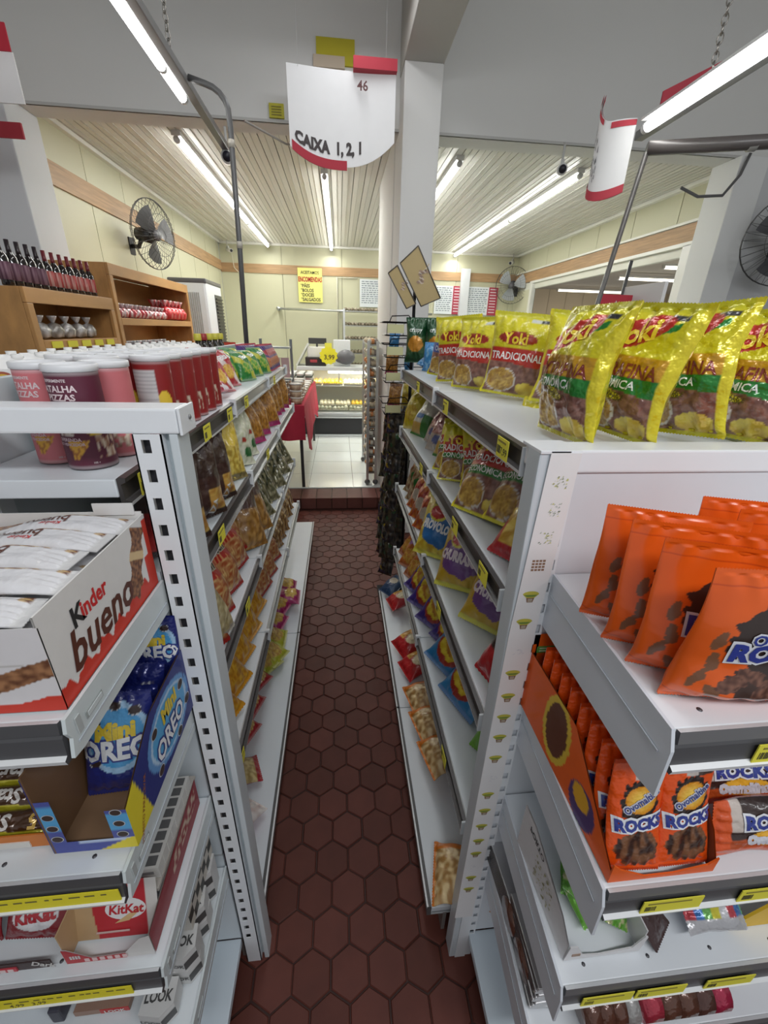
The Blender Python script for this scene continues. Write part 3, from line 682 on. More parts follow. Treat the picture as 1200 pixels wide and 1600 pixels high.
m = MB(); m.tube([(-1.0, 7.80, 1.915), (1.6, 7.80, 1.90)], .018, (.60, .62, .62), n=12); m.tube([(-1.0, 7.76, 1.915), (-1.0, 8.0, 1.915)], .03, (.5, .52, .52), n=10); m.tube([(-.28 + .3, 7.8, 1.9), (.02, 8.0, 1.9)], .015, (.5, .52, .52), n=8)
tag(m.build('wall_rail', METAL), 'grey metal rail across the bakery back wall below the yellow poster', 'rail')
m = MB(); m.tube([(-.02, 7.97, 1.1), (-.02, 7.97, 2.42), (.32, 7.97, 2.42)], .012, (.66, .64, .52), n=8); tag(m.build('conduit', PLAST), 'cream conduit pipe bending beside the printed price list', 'pipe')
m = MB(); m.tube([(-1.70, 7.95, 2.72), (-1.68, 7.96, 2.5), (-1.60, 7.96, 2.42), (-1.62, 7.96, 2.30)], .006, (.62, .60, .5), n=6); tag(m.build('cable', PLAST), 'thin cable dangling in the far left corner below the tiny camera', 'cable')

# bakery: pastry display case
t = thing('display_case', 'refrigerated glass display case full of pastries across the bakery', 'display case', (0, 0, 0))
X0, X1, YF, YB = -.62, 1.5, 6.30, 7.0
m = MB(); m.box(X0, X1, YF + .03, YB, .12, .40, (.02, .02, .024), bev=.01); m.build('base_panel', PLAST, t)
m = MB(); m.box(X0, X1, YF + .0, YF + .02, .125, .155, CHROME); m.box(X0, X1, YF, YF + .03, .40, .48, CHROME, bev=.006); m.box(X0, X1, YF - .004, YF, .43, .436, (.2, .2, .2)); m.build('chrome_trim', METAL, t)
m = MB(); m.box(X0, X1, YF + .03, YB, .48, .50, (.7, .72, .66)); m.build('deck', METAL, t)
m = MB(); m.box(X0 + .03, X1, YF + .16, YB - .1, .845, .852, (.8, .82, .78)); m.build('glass_shelf', PAINT, t)
m = MB(); m.box(X0, X1, YF + .08, YB, 1.07, 1.12, (.66, .68, .68), bev=.006); m.build('top_plate', PAINT, t)
m = MB(); m.box(X0, X1, YB - .02, YB, .5, 1.08, (.80, .80, .72)); m.box(X0, X0 + .02, YF + .06, YB, .48, 1.1, (.68, .7, .7)); m.build('rear_wall', PAINT, t)
m = MB(); m.tube([(X0 + .45, YF + .14, 1.045), (X1 - .02, YF + .14, 1.045)], .014, (1, 1, 1), n=10); m.build('case_tube', TUBE, t)
m = MB(); m.box(X0 + .02, X1, YF + .012, YF + .018, .48, 1.07, (1, 1, 1)); m.build('front_glass', CLEAR, t)
m = MB(); m.box(-.02, -.005, YF + .0, YF + .011, .92, 1.07, CHROME); m.build('mullion', METAL, t)
# pastries on trays
pr = random.Random(12)
def tray(x, y, z, w, d, kind, label):
    t = thing('pastry_tray', label, 'tray', (x, y, z), 0, None)
    m = MB(); m.box(-w / 2, w / 2, -d / 2, d / 2, 0, .008, (.72, .74, .72)); m.box(-w / 2, w / 2, -d / 2, -d / 2 + .006, 0, .03, (.80, .78, .60)); m.build('dish', METAL, t)
    m = MB(); n = max(3, int(w / .055)); k2 = max(2, int(d / .06))
    for i in range(n):
        for j in range(k2):
            c = {'gold': ((.70, .45, .10), (.85, .66, .22)), 'cream': ((.82, .78, .58), (.86, .80, .50)), 'green': ((.22, .24, .15), (.50, .50, .38)), 'yellow': ((.80, .60, .04), (.82, .50, .05))}[kind]
            q = mixc(c[0], c[1], pr.random()); px = -w / 2 + (i + .5) * w / n; py = -d / 2 + (j + .5) * d / k2
            m.ball((px, py, .035), .034, q, 8, (1, 1, pr.uniform(.8, 1.4)))
    o = m.build('pastries', PLAST, t); o['kind'] = 'stuff'
kinds = ['cream', 'gold', 'yellow', 'cream', 'gold', 'green']
wher = ['nearest the left end', 'second from the left end', 'in the middle', 'beside the aisle post', 'behind the trolley', 'at the far right']
for i in range(5):
    tray(-.42 + i * .31, 6.62, .853, .29, .30, kinds[(i + 1) % 3], 'tray of pastries on the glass shelf of the display case, ' + ['leftmost', 'second from left', 'third from left', 'fourth from left', 'rightmost'][i])
for i in range(5):
    tray(-.20 + i * .24, 6.50, .56, .22, .2, ['cream', 'cream', 'yellow', 'cream', 'gold'][i], 'raised dish of pastries on the lower deck of the display case, ' + ['leftmost', 'second from left', 'third from left', 'fourth from left', 'rightmost'][i])
    tray(-.24 + i * .24, 6.40, .501, .22, .12, ['green', 'green', 'green', 'gold', 'green'][i], 'low dish of dark snacks at the front of the display case, ' + ['leftmost', 'second from left', 'third from left', 'fourth from left', 'rightmost'][i])
# things on the case
t = thing('electronic_scale', 'black and white counter scale on top of the display case', 'scale', (-.33, 6.65, 1.12))
m = MB(); m.box(-.17, .13, -.14, .1, 0, .12, (.03, .02, .02), bev=.01); m.box(-.10, .0, -.145, -.139, .05, .09, (.35, .05, .06)); m.build('base', PLAST, t)
m = MB(); m.box(-.14, .12, -.10, .12, .12, .26, (.78, .78, .74), bev=.01); m.build('housing', PLAST, t)
m = MB(); m.box(-.12, .14, -.03, .01, .30, .38, (.05, .05, .05), bev=.005); m.tube([(0, 0, .25), (0, 0, .32)], .015, (.05, .05, .05)); m.build('display', PLAST, t)
m = MB(); bs = [(.19 * (1 + (.16 if k % 2 else 0)) * .62 * math.cos(k * PI / 12), .11 * (1 + (.16 if k % 2 else 0)) * math.sin(k * PI / 12)) for k in range(24)]
m.prism([(x, z) for x, z in bs], 'y', -.003, .003, (.80, .72, .03)); m.box(-.05, .05, -.002, .002, .09, .17, (.78, .74, .08)); m.text('3,99', lambda u, v: (u, -.006, v), .01, -.02, .09, (.10, .08, .02), bold=.02)
tag(m.build('starburst_price_sign', PAPER, None, (-.16, 6.47, 1.27)), 'yellow starburst price sign in front of the counter scale', 'sign')
m = MB(); m.box(-.09, .16, -.1, .12, 0, .36, (.76, .78, .80), bev=.01); tag(m.build('white_machine', PLAST, None, (-.0, 6.75, 1.12)), 'white box-shaped machine on the display case behind the grey bun', 'machine')
m = MB(); m.ball((0, 0, 0), .11, (.13, .13, .14), 14, (1.25, .7, .95)); m.ball((-.09, 0, -.01), .07, (.12, .12, .13), 12, (1, .8, 1)); tag(m.build('grey_bag', PLAST, None, (.09, 6.52, 1.25)), 'round dark grey bundle resting on the display case', 'bundle')
m = MB(); m.add([(-.62, 6.5, 1.12), (-.62, 6.95, 1.12), (-.44, 6.95, 1.42), (-.44, 6.5, 1.42), (-.64, 6.5, 1.13), (-.64, 6.95, 1.13), (-.46, 6.95, 1.43), (-.46, 6.5, 1.43)], [(0, 1, 2, 3), (7, 6, 5, 4), (0, 3, 7, 4), (1, 5, 6, 2), (0, 4, 5, 1), (3, 2, 6, 7)], (.66, .68, .64)); tag(m.build('slanted_cover', PAINT), 'slanted pale cover panel left of the counter scale', 'panel')
# trolley racks
def trolley(x0, x1, y0, y1, z0, z1, n, label, load):
    t = thing('tray_trolley', label, 'trolley', (x0, y0, z0)); w, d, h = x1 - x0, y1 - y0, z1 - z0
    for px in (0, w):
        for py in (0, d):
            m = MB(); m.box(px - .013, px + .013, py - .013, py + .013, .05, h, (.70, .72, .71)); m.build('post', METAL, t)
    for i in range(n):
        z = .12 + i * (h - .16) / (n - 1); m = MB(); m.box(.0, w, .0, d, z, z + .012, (.42, .43, .42)); sh = m.build('tray', METAL, t)
        if load:
            m = MB(); q = int(w / .05)
            for k in range(max(3, q)):
                for j in range(3): m.ball(((k + .5) * w / max(3, q), .04 + j * d / 3, z + .035), .026, pr.choice(load), 6)
            o = m.build('goods', PLAST, sh); o['kind'] = 'stuff'
    for px in (0, w):
        for py in (0, d): m = MB(); m.ball((px, py, .03), .03, (.1, .1, .1), 8); m.build('caster', PLAST, t)
trolley(.08, .72, 7.15, 7.55, .12, 1.92, 9, 'tall grey tray trolley against the back wall behind the display case', [(.22, .18, .12), (.35, .30, .22)])
trolley(.27, .355, 4.15, 5.0, .12, 1.53, 14, 'narrow white trolley of wrapped pastries beside the pillar', [(.62, .52, .36), (.75, .72, .62), (.35, .30, .26), (.66, .28, .10)])
# ================================================================ LEFT BACKGROUND: CABINETS, BOTTLES, COOLER
def cabinet(label, x0, x1, y0, y1, ztop, levels, legtext=''):
    t = thing('wooden_cabinet', label, 'cabinet', ((x0 + x1) / 2, (y0 + y1) / 2, 0)); cx, cy = (x0 + x1) / 2, (y0 + y1) / 2
    B = lambda *a: MB().box(a[0] - cx, a[1] - cx, a[2] - cy, a[3] - cy, a[4], a[5], (1, 1, 1), bev=.003)
    B(x0, x1, y0, y0 + .025, 0, ztop).build('side_panel', WOOD, t); B(x0, x1, y1 - .025, y1, 0, ztop).build('side_panel', WOOD, t)
    B(x0, x1, y0 + .026, y1 - .026, ztop - .025, ztop - .001).build('top_board', WOOD, t); B(x0, x0 + .015, y0 + .03, y1 - .03, 0, ztop - .03).build('back_board', WOOD, t)
    for z in levels: B(x0 + .016, x1 - .01, y0 + .026, y1 - .026, z - .03, z).build('shelf', WOOD, t)
    B(x1 + .001, x1 + .02, y0, y1, ztop - .07, ztop).build('front_rail', WOOD, t); B(x1 + .001, x1 + .02, y0, y0 + .045, 0, ztop - .071).build('front_stile', WOOD, t); B(x1 + .001, x1 + .02, y1 - .045, y1, 0, ztop - .071).build('front_stile', WOOD, t)
    for z in levels: B(x1 + .001, x1 + .02, y0 + .046, y1 - .046, z - .045, z + .002).build('shelf_edge', WOOD, t)
    return t
cabinet('tall pine cabinet of red and white packets beside the wine bottles', -1.86, -1.52, 3.29, 4.85, 1.985, [1.655, 1.35, .9, .4])
cabinet('lower pine cabinet with wine bottles standing on top of it', -1.86, -1.52, 2.40, 3.26, 1.772, [1.53, 1.2, .8, .4])
def bottle(name, col, lab, labc, cap, h=.2, r=.026):
    t = thing(name, 'x', 'bottle'); m = MB()
    col = col or (.01, .01, .01); m.lathe([(r * .9, 0), (r, .004), (r, h * .56), (r * .85, h * .64), (r * .38, h * .74), (r * .34, h * .97), (r * .38, h * .975), (r * .36, h)], col, 18); m.build('glass', GLASSY, t)
    m = MB(); m.lathe([(r * 1.02, h * .12), (r * 1.02, h * .50)], lab, 20, cfn=lambda a, z: mixc(lab, labc, 1 if nz(a * 14, z * 90, 2) > .1 else 0)); m.build('label', PAPER, t)
    m = MB(); m.lathe([(r * .43, h * .74), (r * .40, h * .8), (r * .38, h * 1.0), (r * .1, h * 1.005)], cap, 14); m.build('neck_capsule', PLAST, t)
    return t
wa = bottle('wine_bottle', None, (.10, .03, .06), (.30, .18, .22), (.03, .02, .025)); wb = bottle('wine_bottle', None, (.42, .03, .03), (.62, .40, .36), (.20, .02, .03))
for i in range(5): put(wa, (-1.575, 2.43 + i * .066, 1.774), rnd.uniform(-15, 15), label='dark-capped wine bottle with a purple label on the lower pine cabinet, ' + ORD[i] + ' from the left', cat='bottle', group='wine bottles on the lower pine cabinet', s=1.0)
for i in range(7): put(wb, (-1.575, 2.76 + i * .070, 1.774), rnd.uniform(-15, 15), label='red-capped wine bottle with a red label on the lower pine cabinet, ' + ORD[i] + ' from the left', cat='bottle', group='wine bottles on the lower pine cabinet', s=.97)
# packets in the tall cabinet
def packet(col, col2, name='wrapped_packet', s=1.0):
    m = MB(); 
    m.lathe([(.006, 0), (.030, .008), (.036, .035), (.024, .058), (.007, .066)], col, 12, cfn=lambda a, z: col2 if nz(a * 9, z * 60, 4) > .08 else col)
    m.lathe([(.005, 0), (.018, .022), (.021, .030)], (.75, .6, .6), 9, cen=(0, 0, .064), cfn=lambda a, z: (.8, .75, .76) if int(a * 9) % 2 else col2)
    return m.build(name, FOIL)
pk = packet((.50, .03, .05), (.75, .70, .72))
k = 0
for j in range(2):
    for i in range(13):
        put(pk, (-1.56 - j * .08, 3.36 + i * .074, 1.659), rnd.uniform(0, 360), label='red and white packet in the tall pine cabinet, %s from the left, %s row' % (ORD[i], ['front', 'rear'][j]), cat='packet', group='red and white packets in the tall pine cabinet')
pk2 = packet((.62, .02, .03), (.70, .05, .06), 'red_packet')
for j in range(2):
    for i in range(5): put(pk2, (-1.57 - j * .1, 4.36 + i * .094, 1.659), rnd.uniform(0, 360), label='bright red packet in the tall pine cabinet, %s from the left, %s row' % (ORD[i], ['front', 'rear'][j]), cat='packet', group='bright red packets in the tall pine cabinet', s=1.75)
pk3 = packet((.14, .13, .14), (.42, .44, .46), 'grey_packet')
for i in range(9): put(pk3, (-1.57, 3.37 + i * .1, 1.353), rnd.uniform(0, 360), label='grey packet low in the tall pine cabinet, %s from the left' % ORD[i], cat='packet', group='grey packets in the tall pine cabinet', s=1.6)
pk4 = packet((.30, .28, .25), (.72, .72, .72), 'grey_packet')
for i in range(6):
    put(pk4, (-1.60, 2.50 + i * .115, 1.533), rnd.uniform(0, 360), label='silvery bag with a white tag below the wine bottles, %s from the left' % ORD[i], cat='bag', group='silvery bags below the wine bottles', s=1.25)
for i in range(5): tag(MB().box(-1.498, -1.494, 2.50 + i * .14, 2.59 + i * .14, 1.492, 1.525, TAGY).build('price_tag', PAPER), 'yellow price tag on the shelf edge below the wine bottles, %s from the left' % ORD[i], 'price tag', 'price tags below the wine bottles')
t = thing('air_cooler', 'white standing air cooler with black louvres beside the tall pine cabinet', 'air cooler', (-1.66, 5.70, .1))
m = MB(); m.box(-.2, .2, -.32, .32, .02, 1.98, (.70, .74, .78), bev=.03); m.build('body', PLAST, t)
m = MB(); m.box(-.205, .205, -.325, .325, 1.95, 2.0, (.10, .10, .11), bev=.015); m.build('dark_top', PLAST, t)
m = MB(); m.box(.195, .204, -.02, .29, 1.30, 1.86, (.05, .05, .055))
for i in range(14): m.box(.203, .222, .0, .27, 1.33 + i * .037, 1.342 + i * .037, (.02, .02, .022))
m.build('louvre_grille', PLAST, t)
m = MB(); 
for i in range(12): m.box(-.14 + i * .022, -.128 + i * .022, -.326, -.319, 1.3, 1.86, (.35, .36, .36))
m.build('side_grille', PLAST, t)

# ================================================================ BAGS: SHAPES AND PRINTS
def bag(name, w, h, t, paint, texts=(), back=None, nu=26, nv=34, seed=0, mat=None, kind='pillow', seal=.055, wr=1.0, waist=.07, zig=True, bulge=1.0, lean=0.0, twist=0.0, sidecol=None):
    """a filled flexible bag standing on its lower seal, front to -y. texts: (string, u, v, size, colour, bold, rot, sx)"""
    sd = seed * 7.31
    if kind == 'pillow' and t >= .035 and seed > 8: t *= 1.12 if nu > 60 else 1.35; waist = .10
    seal = min(seal, .045)
    def g(v):
        vv = (v - seal) / (1 - 2 * seal)
        if vv <= 0 or vv >= 1: return 0.0
        if kind == 'pouch': return min(1, (vv * 9) ** .5) * (1 - vv) ** .75 * 1.05
        if kind == 'flat': return min(1, math.sin(PI * vv) * 3) ** .6
        return math.sin(PI * vv) ** .5
    def S(u, v, side=-1, e=0.0):
        gg = g(v); a = abs(2 * u - 1)
        th = max(0.0, 1 - a ** 2.8) ** .6
        d = min(v - seal, 1 - seal - v); near = math.exp(-max(0, d) / .09)
        n1 = nz(u * 2.6 + sd, v * 3.0, side) ; n2 = nz(u * 7 + sd, v * 6.5, side * 2 + 5)
        y = t / 2 * gg * th * (1 + .28 * n1 * bulge)
        fold = math.sin(u * 31 + sd + 4 * n1) * near * .055 * t * wr * (gg > 0) * th
        y += wr * t * (.05 * n2 * gg + 0) * th + fold + .0008
        if wr > 1.2: y += t * .05 * (wr - 1) * abs(nz(u * 12 + v * 7 + sd, v * 12 - u * 5, 9)) * gg * th
        x = (u - .5) * w * (1 - waist * gg * (1 + .5 * nz(v * 4 + sd, side * 0 + 3)))
        z = h * v * (1 - .02 * gg)
        edge = .004 * (1 - abs(2 * ((v * 60) % 1) - 1)) if 0 else 0
        yy = side * (y + e)
        yy += lean * h * v * v + .006 * math.sin(v * 5 + sd) * (h / .2)
        x += twist * h * v * v
        if zig and (v == 0 or v == 1): z += (.0016 if int(round(u * nu)) % 2 else 0) * (1 if v else -1)
        return Vector((x, yy, z))
    if kind == 'pillow':
        raw = paint; paint = lambda u, v: tuple(max(0.0, c) ** 1.14 for c in raw(u, v))
    m = MB()
    m.grid(lambda u, v: S(u, v), paint, nu, nv)
    bc = back or (lambda u, v: paint(u, .95))
    m.grid(lambda u, v: S(1 - u, v, 1), bc, max(8, nu // 2), max(10, nv // 2))
    # side seams close the two skins
    for u0 in (0, 1):
        n = max(10, nv // 2)
        vs = []; cs = []
        for j in range(n + 1):
            v = j / n; vs += [S(u0, v), S(u0, v, 1)]; cs += [paint(u0, v)] * 2
        m.add(vs, [(2 * j, 2 * j + 2, 2 * j + 3, 2 * j + 1) if u0 == 0 else (2 * j, 2 * j + 1, 2 * j + 3, 2 * j + 2) for j in range(n)], cs, True)
    for q in texts:
        st, u, v, sz, c = q[:5]; bold = q[5] if len(q) > 5 else .01; rot = q[6] if len(q) > 6 else 0; sx = q[7] if len(q) > 7 else 1; eps = q[8] if len(q) > 8 else .0009
        m.text(st, lambda a, b: S(min(1, max(0, a)), min(1, max(0, b)), -1, eps), u, v, sz, c, w=w, h=h, bold=bold, rot=rot, sx=sx, fine=.012)
    o = m.build(name, mat or FILM); o['category'] = 'bag'
    o['label'] = name.replace('_', ' ')
    return o
def ell(u, v, cu, cv, ru, rv, rot=0.0):
    c, s = math.cos(rot), math.sin(rot); a, b = u - cu, v - cv
    return ((a * c + b * s) / ru) ** 2 + ((-a * s + b * c) / rv) ** 2
def sticks(u, v, c1, c2, k=26, an=3.0, sd=0.0):
    a = nz(u * k + 9 * nz(u * 3, v * 3, sd), v * k / an, sd); b = nz(u * k / an, v * k, sd + 7)
    f = max(0, min(1, .5 + 1.6 * max(a, b) - .35)); return mixc(c1, c2, f)
def lumps(u, v, c1, c2, k=11, sd=0.0):
    f = nz(u * k, v * k * 1.2, sd); f = max(0, min(1, .5 + 2.2 * f)); return mixc(c1, c2, f)
# -- yellow potato-straw bags
YEL = (.68, .62, .02); YEL2 = (.75, .66, .03); BROWNG = (.50, .27, .02); GRN = (.02, .24, .035); REDB = (.52, .035, .02); BLUB = (.06, .12, .42)
def paint_yoki(kind):
    def f(u, v):
        if u > .93 or u < .03: return YEL2
        if v > .93 or v < .035: return (.60, .57, .02)
        if kind == 'green':
            top = .45
            if v > .62:
                if abs(v - (.66 + (u - .3) * .35)) < .025 and .45 < u < .85: return GRN
                return YEL
            if v > .47: return mixc(BROWNG, (.62, .36, .02), u)
            if v > .36 + .02 * math.sin(u * 5): return GRN
        elif kind == 'promo':
            if v > .66: return YEL
            if v > .48: return REDB
            if v > .38: return GRN
        else:
            band = REDB if kind == 'red' else BLUB
            if v > .58: return YEL
            if v > .40 + .02 * math.sin(u * 6): return band
        # food picture
        if ell(u, v, .75, .10, .17, .08) < 1: return lumps(u, v, (.62, .45, .06), (.75, .62, .12), 9, 4)
        e = ell(u, v, .30, .19, .27, .155)
        if e < .84: return sticks(u, v, (.36, .20, .05), (.68, .48, .13), 42, 4, 2)
        if e < 1: return (.66, .62, .58)
        return lumps(u, v, (.20, .09, .07), (.34, .18, .14), 17, 6)
    return f
def logo_texts(v, red=True, size=.034):
    return []
def yoki(name, kind, seed, hi=False, w=.17, h=.207, t=.055, lean=.0, wr=1.5):
    mid = {'green': ('EXTRAFINA', .52, (.22, .03, .02), .030), 'red': ('TRADICIONAL', .49, (.85, .82, .80), .026), 'blue': ('ORIGINAL', .49, (.8, .82, .85), .026), 'promo': ('TRADICIONAL', .56, (.85, .82, .80), .024)}[kind]
    tx = [(mid[0], .5, mid[1], mid[3], mid[2], .02, 0, .85)]
    if kind in ('green', 'promo'): tx.append(('ECONÔMICA', .42, .415 if kind == 'green' else .43, .019, (.8, .85, .8), .02, .0, .95))
    base = paint_yoki(kind)
    def paint(u, v):
        if kind in ('green',) and ell(u, v, .44, .785, .36, .105, .25) < 1: return (.50, .03, .015)
        if kind != 'green' and ell(u, v, .47, .70, .33, .075) < 1: return (.38, .03, .012)
        if ell(u, v, .47, .335, .16, .035, -.2) < 1 and kind == 'green': return (.66, .60, .04)
        if .62 < u < .88 and .885 < v < .925: return (.05, .05, .05) if u > .75 else (.6, .62, .6)
        return base(u, v)
    tx.append(('Yoki', .44, .785 if kind == 'green' else .70, .044 if kind == 'green' else .036, (.84, .62, .03), .035, .25 if kind == 'green' else 0, 1.0))
    if kind == 'green': tx += [('CROCANTE E', .47, .345, .011, (.1, .08, .02), .01, -.2), ('SABOROSA', .47, .322, .011, (.1, .08, .02), .01, -.2)]
    n = (64, 84) if hi else (40, 52)
    return bag(name, w, h, t, paint, tx, back=lambda u, v: YEL, nu=n[0], nv=n[1], seed=seed, mat=FOIL if hi else FILM, wr=wr * (1.4 if hi else 1), lean=lean)
# -- generic snack print
def snack(base, accent, food1, food2, style=0, sd=0.0, seal=None):
    def f(u, v):
        if v > .95 or v < .05: return seal or mixc(base, (.8, .8, .8), .25)
        if style == 0:      # clear window full of food, printed header
            if v > .62 + .05 * math.sin(u * 5 + sd): return accent if ell(u, v, .5, .78, .34, .10) < 1 else base
            return sticks(u, v, food1, food2, 30, 2.5, sd)
        if style == 1:      # printed bag, blob of food low down
            if ell(u, v, .5, .30, .36, .20) + .5 * nz(u * 7, v * 7, sd) < 1: return lumps(u, v, food1, food2, 14, sd)
            if abs(v - .68) < .10 + .03 * math.sin(u * 6 + sd): return accent
            return base
        if style == 2:      # all lumps, transparent
            return lumps(u, v, food1, food2, 15, sd) if .12 < u < .9 else base
        if style == 3:      # diagonal sweep
            d = (u + v * 1.3 + sd * .1) % 1
            if ell(u, v, .5, .35, .30, .18) < 1: return lumps(u, v, food1, food2, 12, sd)
            return accent if d < .33 else base
        if style == 4:      # long noodles / crisps everywhere with coloured head and foot
            if v > .80: return base
            if v < .14: return accent
            return sticks(u, v, food1, food2, 36, 5, sd)
    return f
# ================================================================ LEFT GONDOLA GOODS
def can(name, col, seed, front=True, nutrition=False, words=None):
    t = thing(name, 'x', 'can'); r, h = .0335, .142
    t['category'] = 'snack can'
    def cf(a, z):
        v = z / h; d = ((a + .5 + .25) % 1 - .5) * 2 * PI          # angle from the front (-y)
        if v < .03 or v > .97: return mixc(col, (.7, .7, .7), .3)
        if nutrition and abs(d + .35) < .75 and .42 < v < .88:
            return (.62, .62, .62) if int(v * 60) % 3 else (.45, .45, .46)
        if abs(d - .75) < .42 and .35 < v < .62 and ell(d, v, .75, .48, .40, .13) < 1: return (.78, .55, .05)
        if abs(d - 1.15) < .5 and .12 < v < .42 and nz(a * 30, v * 9, seed) > -.1: return lumps(a * 3, v, (.34, .16, .10), (.70, .60, .48), 12, seed)
        tri = (.30 - v) * 1.2
        if front and not nutrition and .10 < v < .32 and abs(d + .15 - (v - .2)) < (v - .08) * 1.9 + .05: return (.70, .38, .04) if nz(a * 50, v * 20) > -.15 else (.40, .14, .03)
        if front and not nutrition and .36 < v < .56 and abs(d + .5) < .45 and ell(d, v, -.5, .44, .45, .10) < 1: return lumps(a * 3, v * 1.2, (.66, .60, .55), (.25, .12, .10), 14, seed)
        return col
    m = MB(); prof = [(r, h * k / 40) for k in range(41)]
    m.lathe([(r * .97, 0)] + prof, col, 72, cfn=cf)
    P = lambda u, v, e=.0004: ((r + e) * math.sin(u / r), -(r + e) * math.cos(u / r), v)
    for st, u, v, sz, c in (words or []): m.text(st, P, u, v, sz, c, bold=.03, fine=.008)
    m.build('canister', CARD, t)
    m = MB(); m.lathe([(r * 1.0, h - .001), (r * 1.06, h), (r * 1.06, h + .008), (r * 1.0, h + .0095), (r * .93, h + .008), (r * .9, h + .006)], (.74, .75, .77), 30); m.build('lid', PLAST, t)
    return t
W1 = [('BATALHA', -.014, .119, .0125, (.72, .60, .62)), ('PIZZAS', -.010, .107, .0125, (.72, .60, .62)), ('EXPERIMENTE', -.014, .130, .0055, (.7, .6, .62)), ('OFERENDA', -.014, .046, .007, (.66, .5, .55)), ('DO VENCEDOR', -.014, .039, .006, (.66, .5, .55)), ('105 g', .016, .010, .004, (.6, .5, .5))]
cm = can('snack_can', (.105, .012, .035), 1, words=W1); cp = can('snack_can', (.62, .17, .19), 2, words=W1); cr = can('snack_can', (.27, .012, .014), 3, nutrition=True)
put(cm, (-.392, .680, 1.414), 8, label='maroon snack can nearest the viewer on the left top shelf, between two pink ones', cat='snack can', group='snack cans on the left top shelf')
put(cp, (-.455, .712, 1.414), 0, label='pink snack can just left of the maroon can', cat='snack can', group='snack cans on the left top shelf')
put(cp, (-.380, .752, 1.414), -42, label='pink snack can just right of and behind the maroon can', cat='snack can', group='snack cans on the left top shelf')
for i in range(6): put(cr, (-.368 - .002 * (i % 2), .900 + i * .070, 1.414), [5, -38, -40, -30, -45, -30][i], label='red snack can in the row along the shelf edge, %s from the viewer' % ORD[i], cat='snack can', group='red snack cans on the left top shelf')
for i in range(6): put(cr, (-.440, .850 + i * .070, 1.414), [12, 5, 8, -30, -20, 0][i], label='red snack can in the second row back from the shelf edge, %s from the viewer' % ORD[i], cat='snack can', group='red snack cans on the left top shelf')
for i in range(4): put(cr, (-.500, .87 + i * .070, 1.414), [14, 5, 9, -20][i], label='red snack can in the rear row against the panel, %s from the viewer' % ORD[i], cat='snack can', group='red snack cans on the left top shelf')
# milk cartons on the far side of the spine
t = thing('milk_carton', 'x', 'carton'); m = MB(); m.box(-.028, .028, -.032, .032, 0, .128, (.78, .78, .78), bev=.002)
m.add([(-.028, -.032, .128), (.028, -.032, .128), (.028, .032, .128), (-.028, .032, .128), (-.028, 0, .142), (.028, 0, .142)], [(0, 1, 5, 4), (2, 3, 4, 5), (0, 4, 3), (1, 2, 5)], (.82, .82, .81))
for (ra, rb, c) in ((.019, .015, (.40, .10, .06)), (.015, .010, (.70, .45, .05)), (.009, 0, (.72, .60, .10))):
    for k in range(12):
        a, b = PI * k / 12, PI * (k + 1) / 12
        P = lambda rr, a: (rr * math.cos(a), -.0324, .106 + rr * math.sin(a)); 
        m.quad(P(ra, a), P(ra, b), P(rb, b), P(rb, a), c)
m.text('Sun', lambda u, v: (u, -.0326, v), 0, .097, .016, (.05, .05, .05), bold=.03)
m.build('box', CARD, t); m = MB(); m.tube([(0, 0, .136), (0, 0, .148)], .009, (.8, .8, .78), n=10); m.build('cap', PLAST, t)
for i in range(19):
    put(t, (-.606, .70 + i * .066, 1.414), 50 if i < 8 else 66, label='white milk carton with a sun emblem behind the grey panel, %s from the left' % ORD[i], cat='carton', group='white milk cartons behind the grey panel')
for i in range(19):
    put(t, (-.680, .73 + i * .066, 1.414), 66, label='white milk carton in the rear row behind the grey panel, %s from the left' % ORD[i], cat='carton', group='white milk cartons behind the grey panel')
# sauce bottles and boxes behind
t = thing('sauce_bottle', 'x', 'bottle'); m = MB(); m.lathe([(.024, 0), (.027, .006), (.027, .09), (.020, .115), (.012, .135), (.011, .15)], (.035, .015, .012), 16); m.build('body', GLASSY, t)
m = MB(); m.lathe([(.0275, .02), (.0275, .075)], (.10, .09, .08), 16, cfn=lambda a, z: (.12, .11, .10) if a < .5 else (.30, .28, .25)); m.build('label', PAPER, t); m = MB(); m.lathe([(.015, .148), (.0155, .15), (.0155, .172), (.013, .175)], (.60, .54, .06), 14); m.build('cap', PLAST, t)
t2 = thing('sauce_bottle', 'x', 'bottle'); m = MB(); m.lathe([(.024, 0), (.027, .006), (.027, .09), (.020, .115), (.012, .135), (.011, .15)], (.035, .015, .012), 16); m.build('body', GLASSY, t2)
m = MB(); m.lathe([(.0275, .02), (.0275, .075)], (.25, .05, .04), 16); m.build('label', PAPER, t2); m = MB(); m.lathe([(.015, .148), (.0155, .15), (.0155, .172), (.013, .175)], (.35, .03, .03), 14); m.build('cap', PLAST, t2)
for i, (k, y) in enumerate(((t, 1.98), (t2, 2.05), (t, 2.12), (t, 2.20), (t, 2.28))):
    put(k, (-.60 + .004 * i, y, 1.414), rnd.uniform(-20, 20), label='dark sauce bottle with a %s cap behind the red bags, %s from the left' % ('red' if k is t2 else 'yellow', ORD[i]), cat='bottle', group='dark sauce bottles on the left top shelf')
m = MB(); m.box(-.04, .04, -.03, .03, 0, .13, (.60, .52, .05), bev=.002); m.box(-.0405, .0405, -.0305, .0305, .07, .13, (.55, .06, .03)); m.text('ROYAL', lambda u, v: (u, -.0312, v), 0, .10, .022, (.75, .6, .1), bold=.04)
put(m.build('dessert_box', CARD), (-.60, 2.44, 1.414), 60, label='red and yellow dessert box standing left of the black bent pole', cat='box')
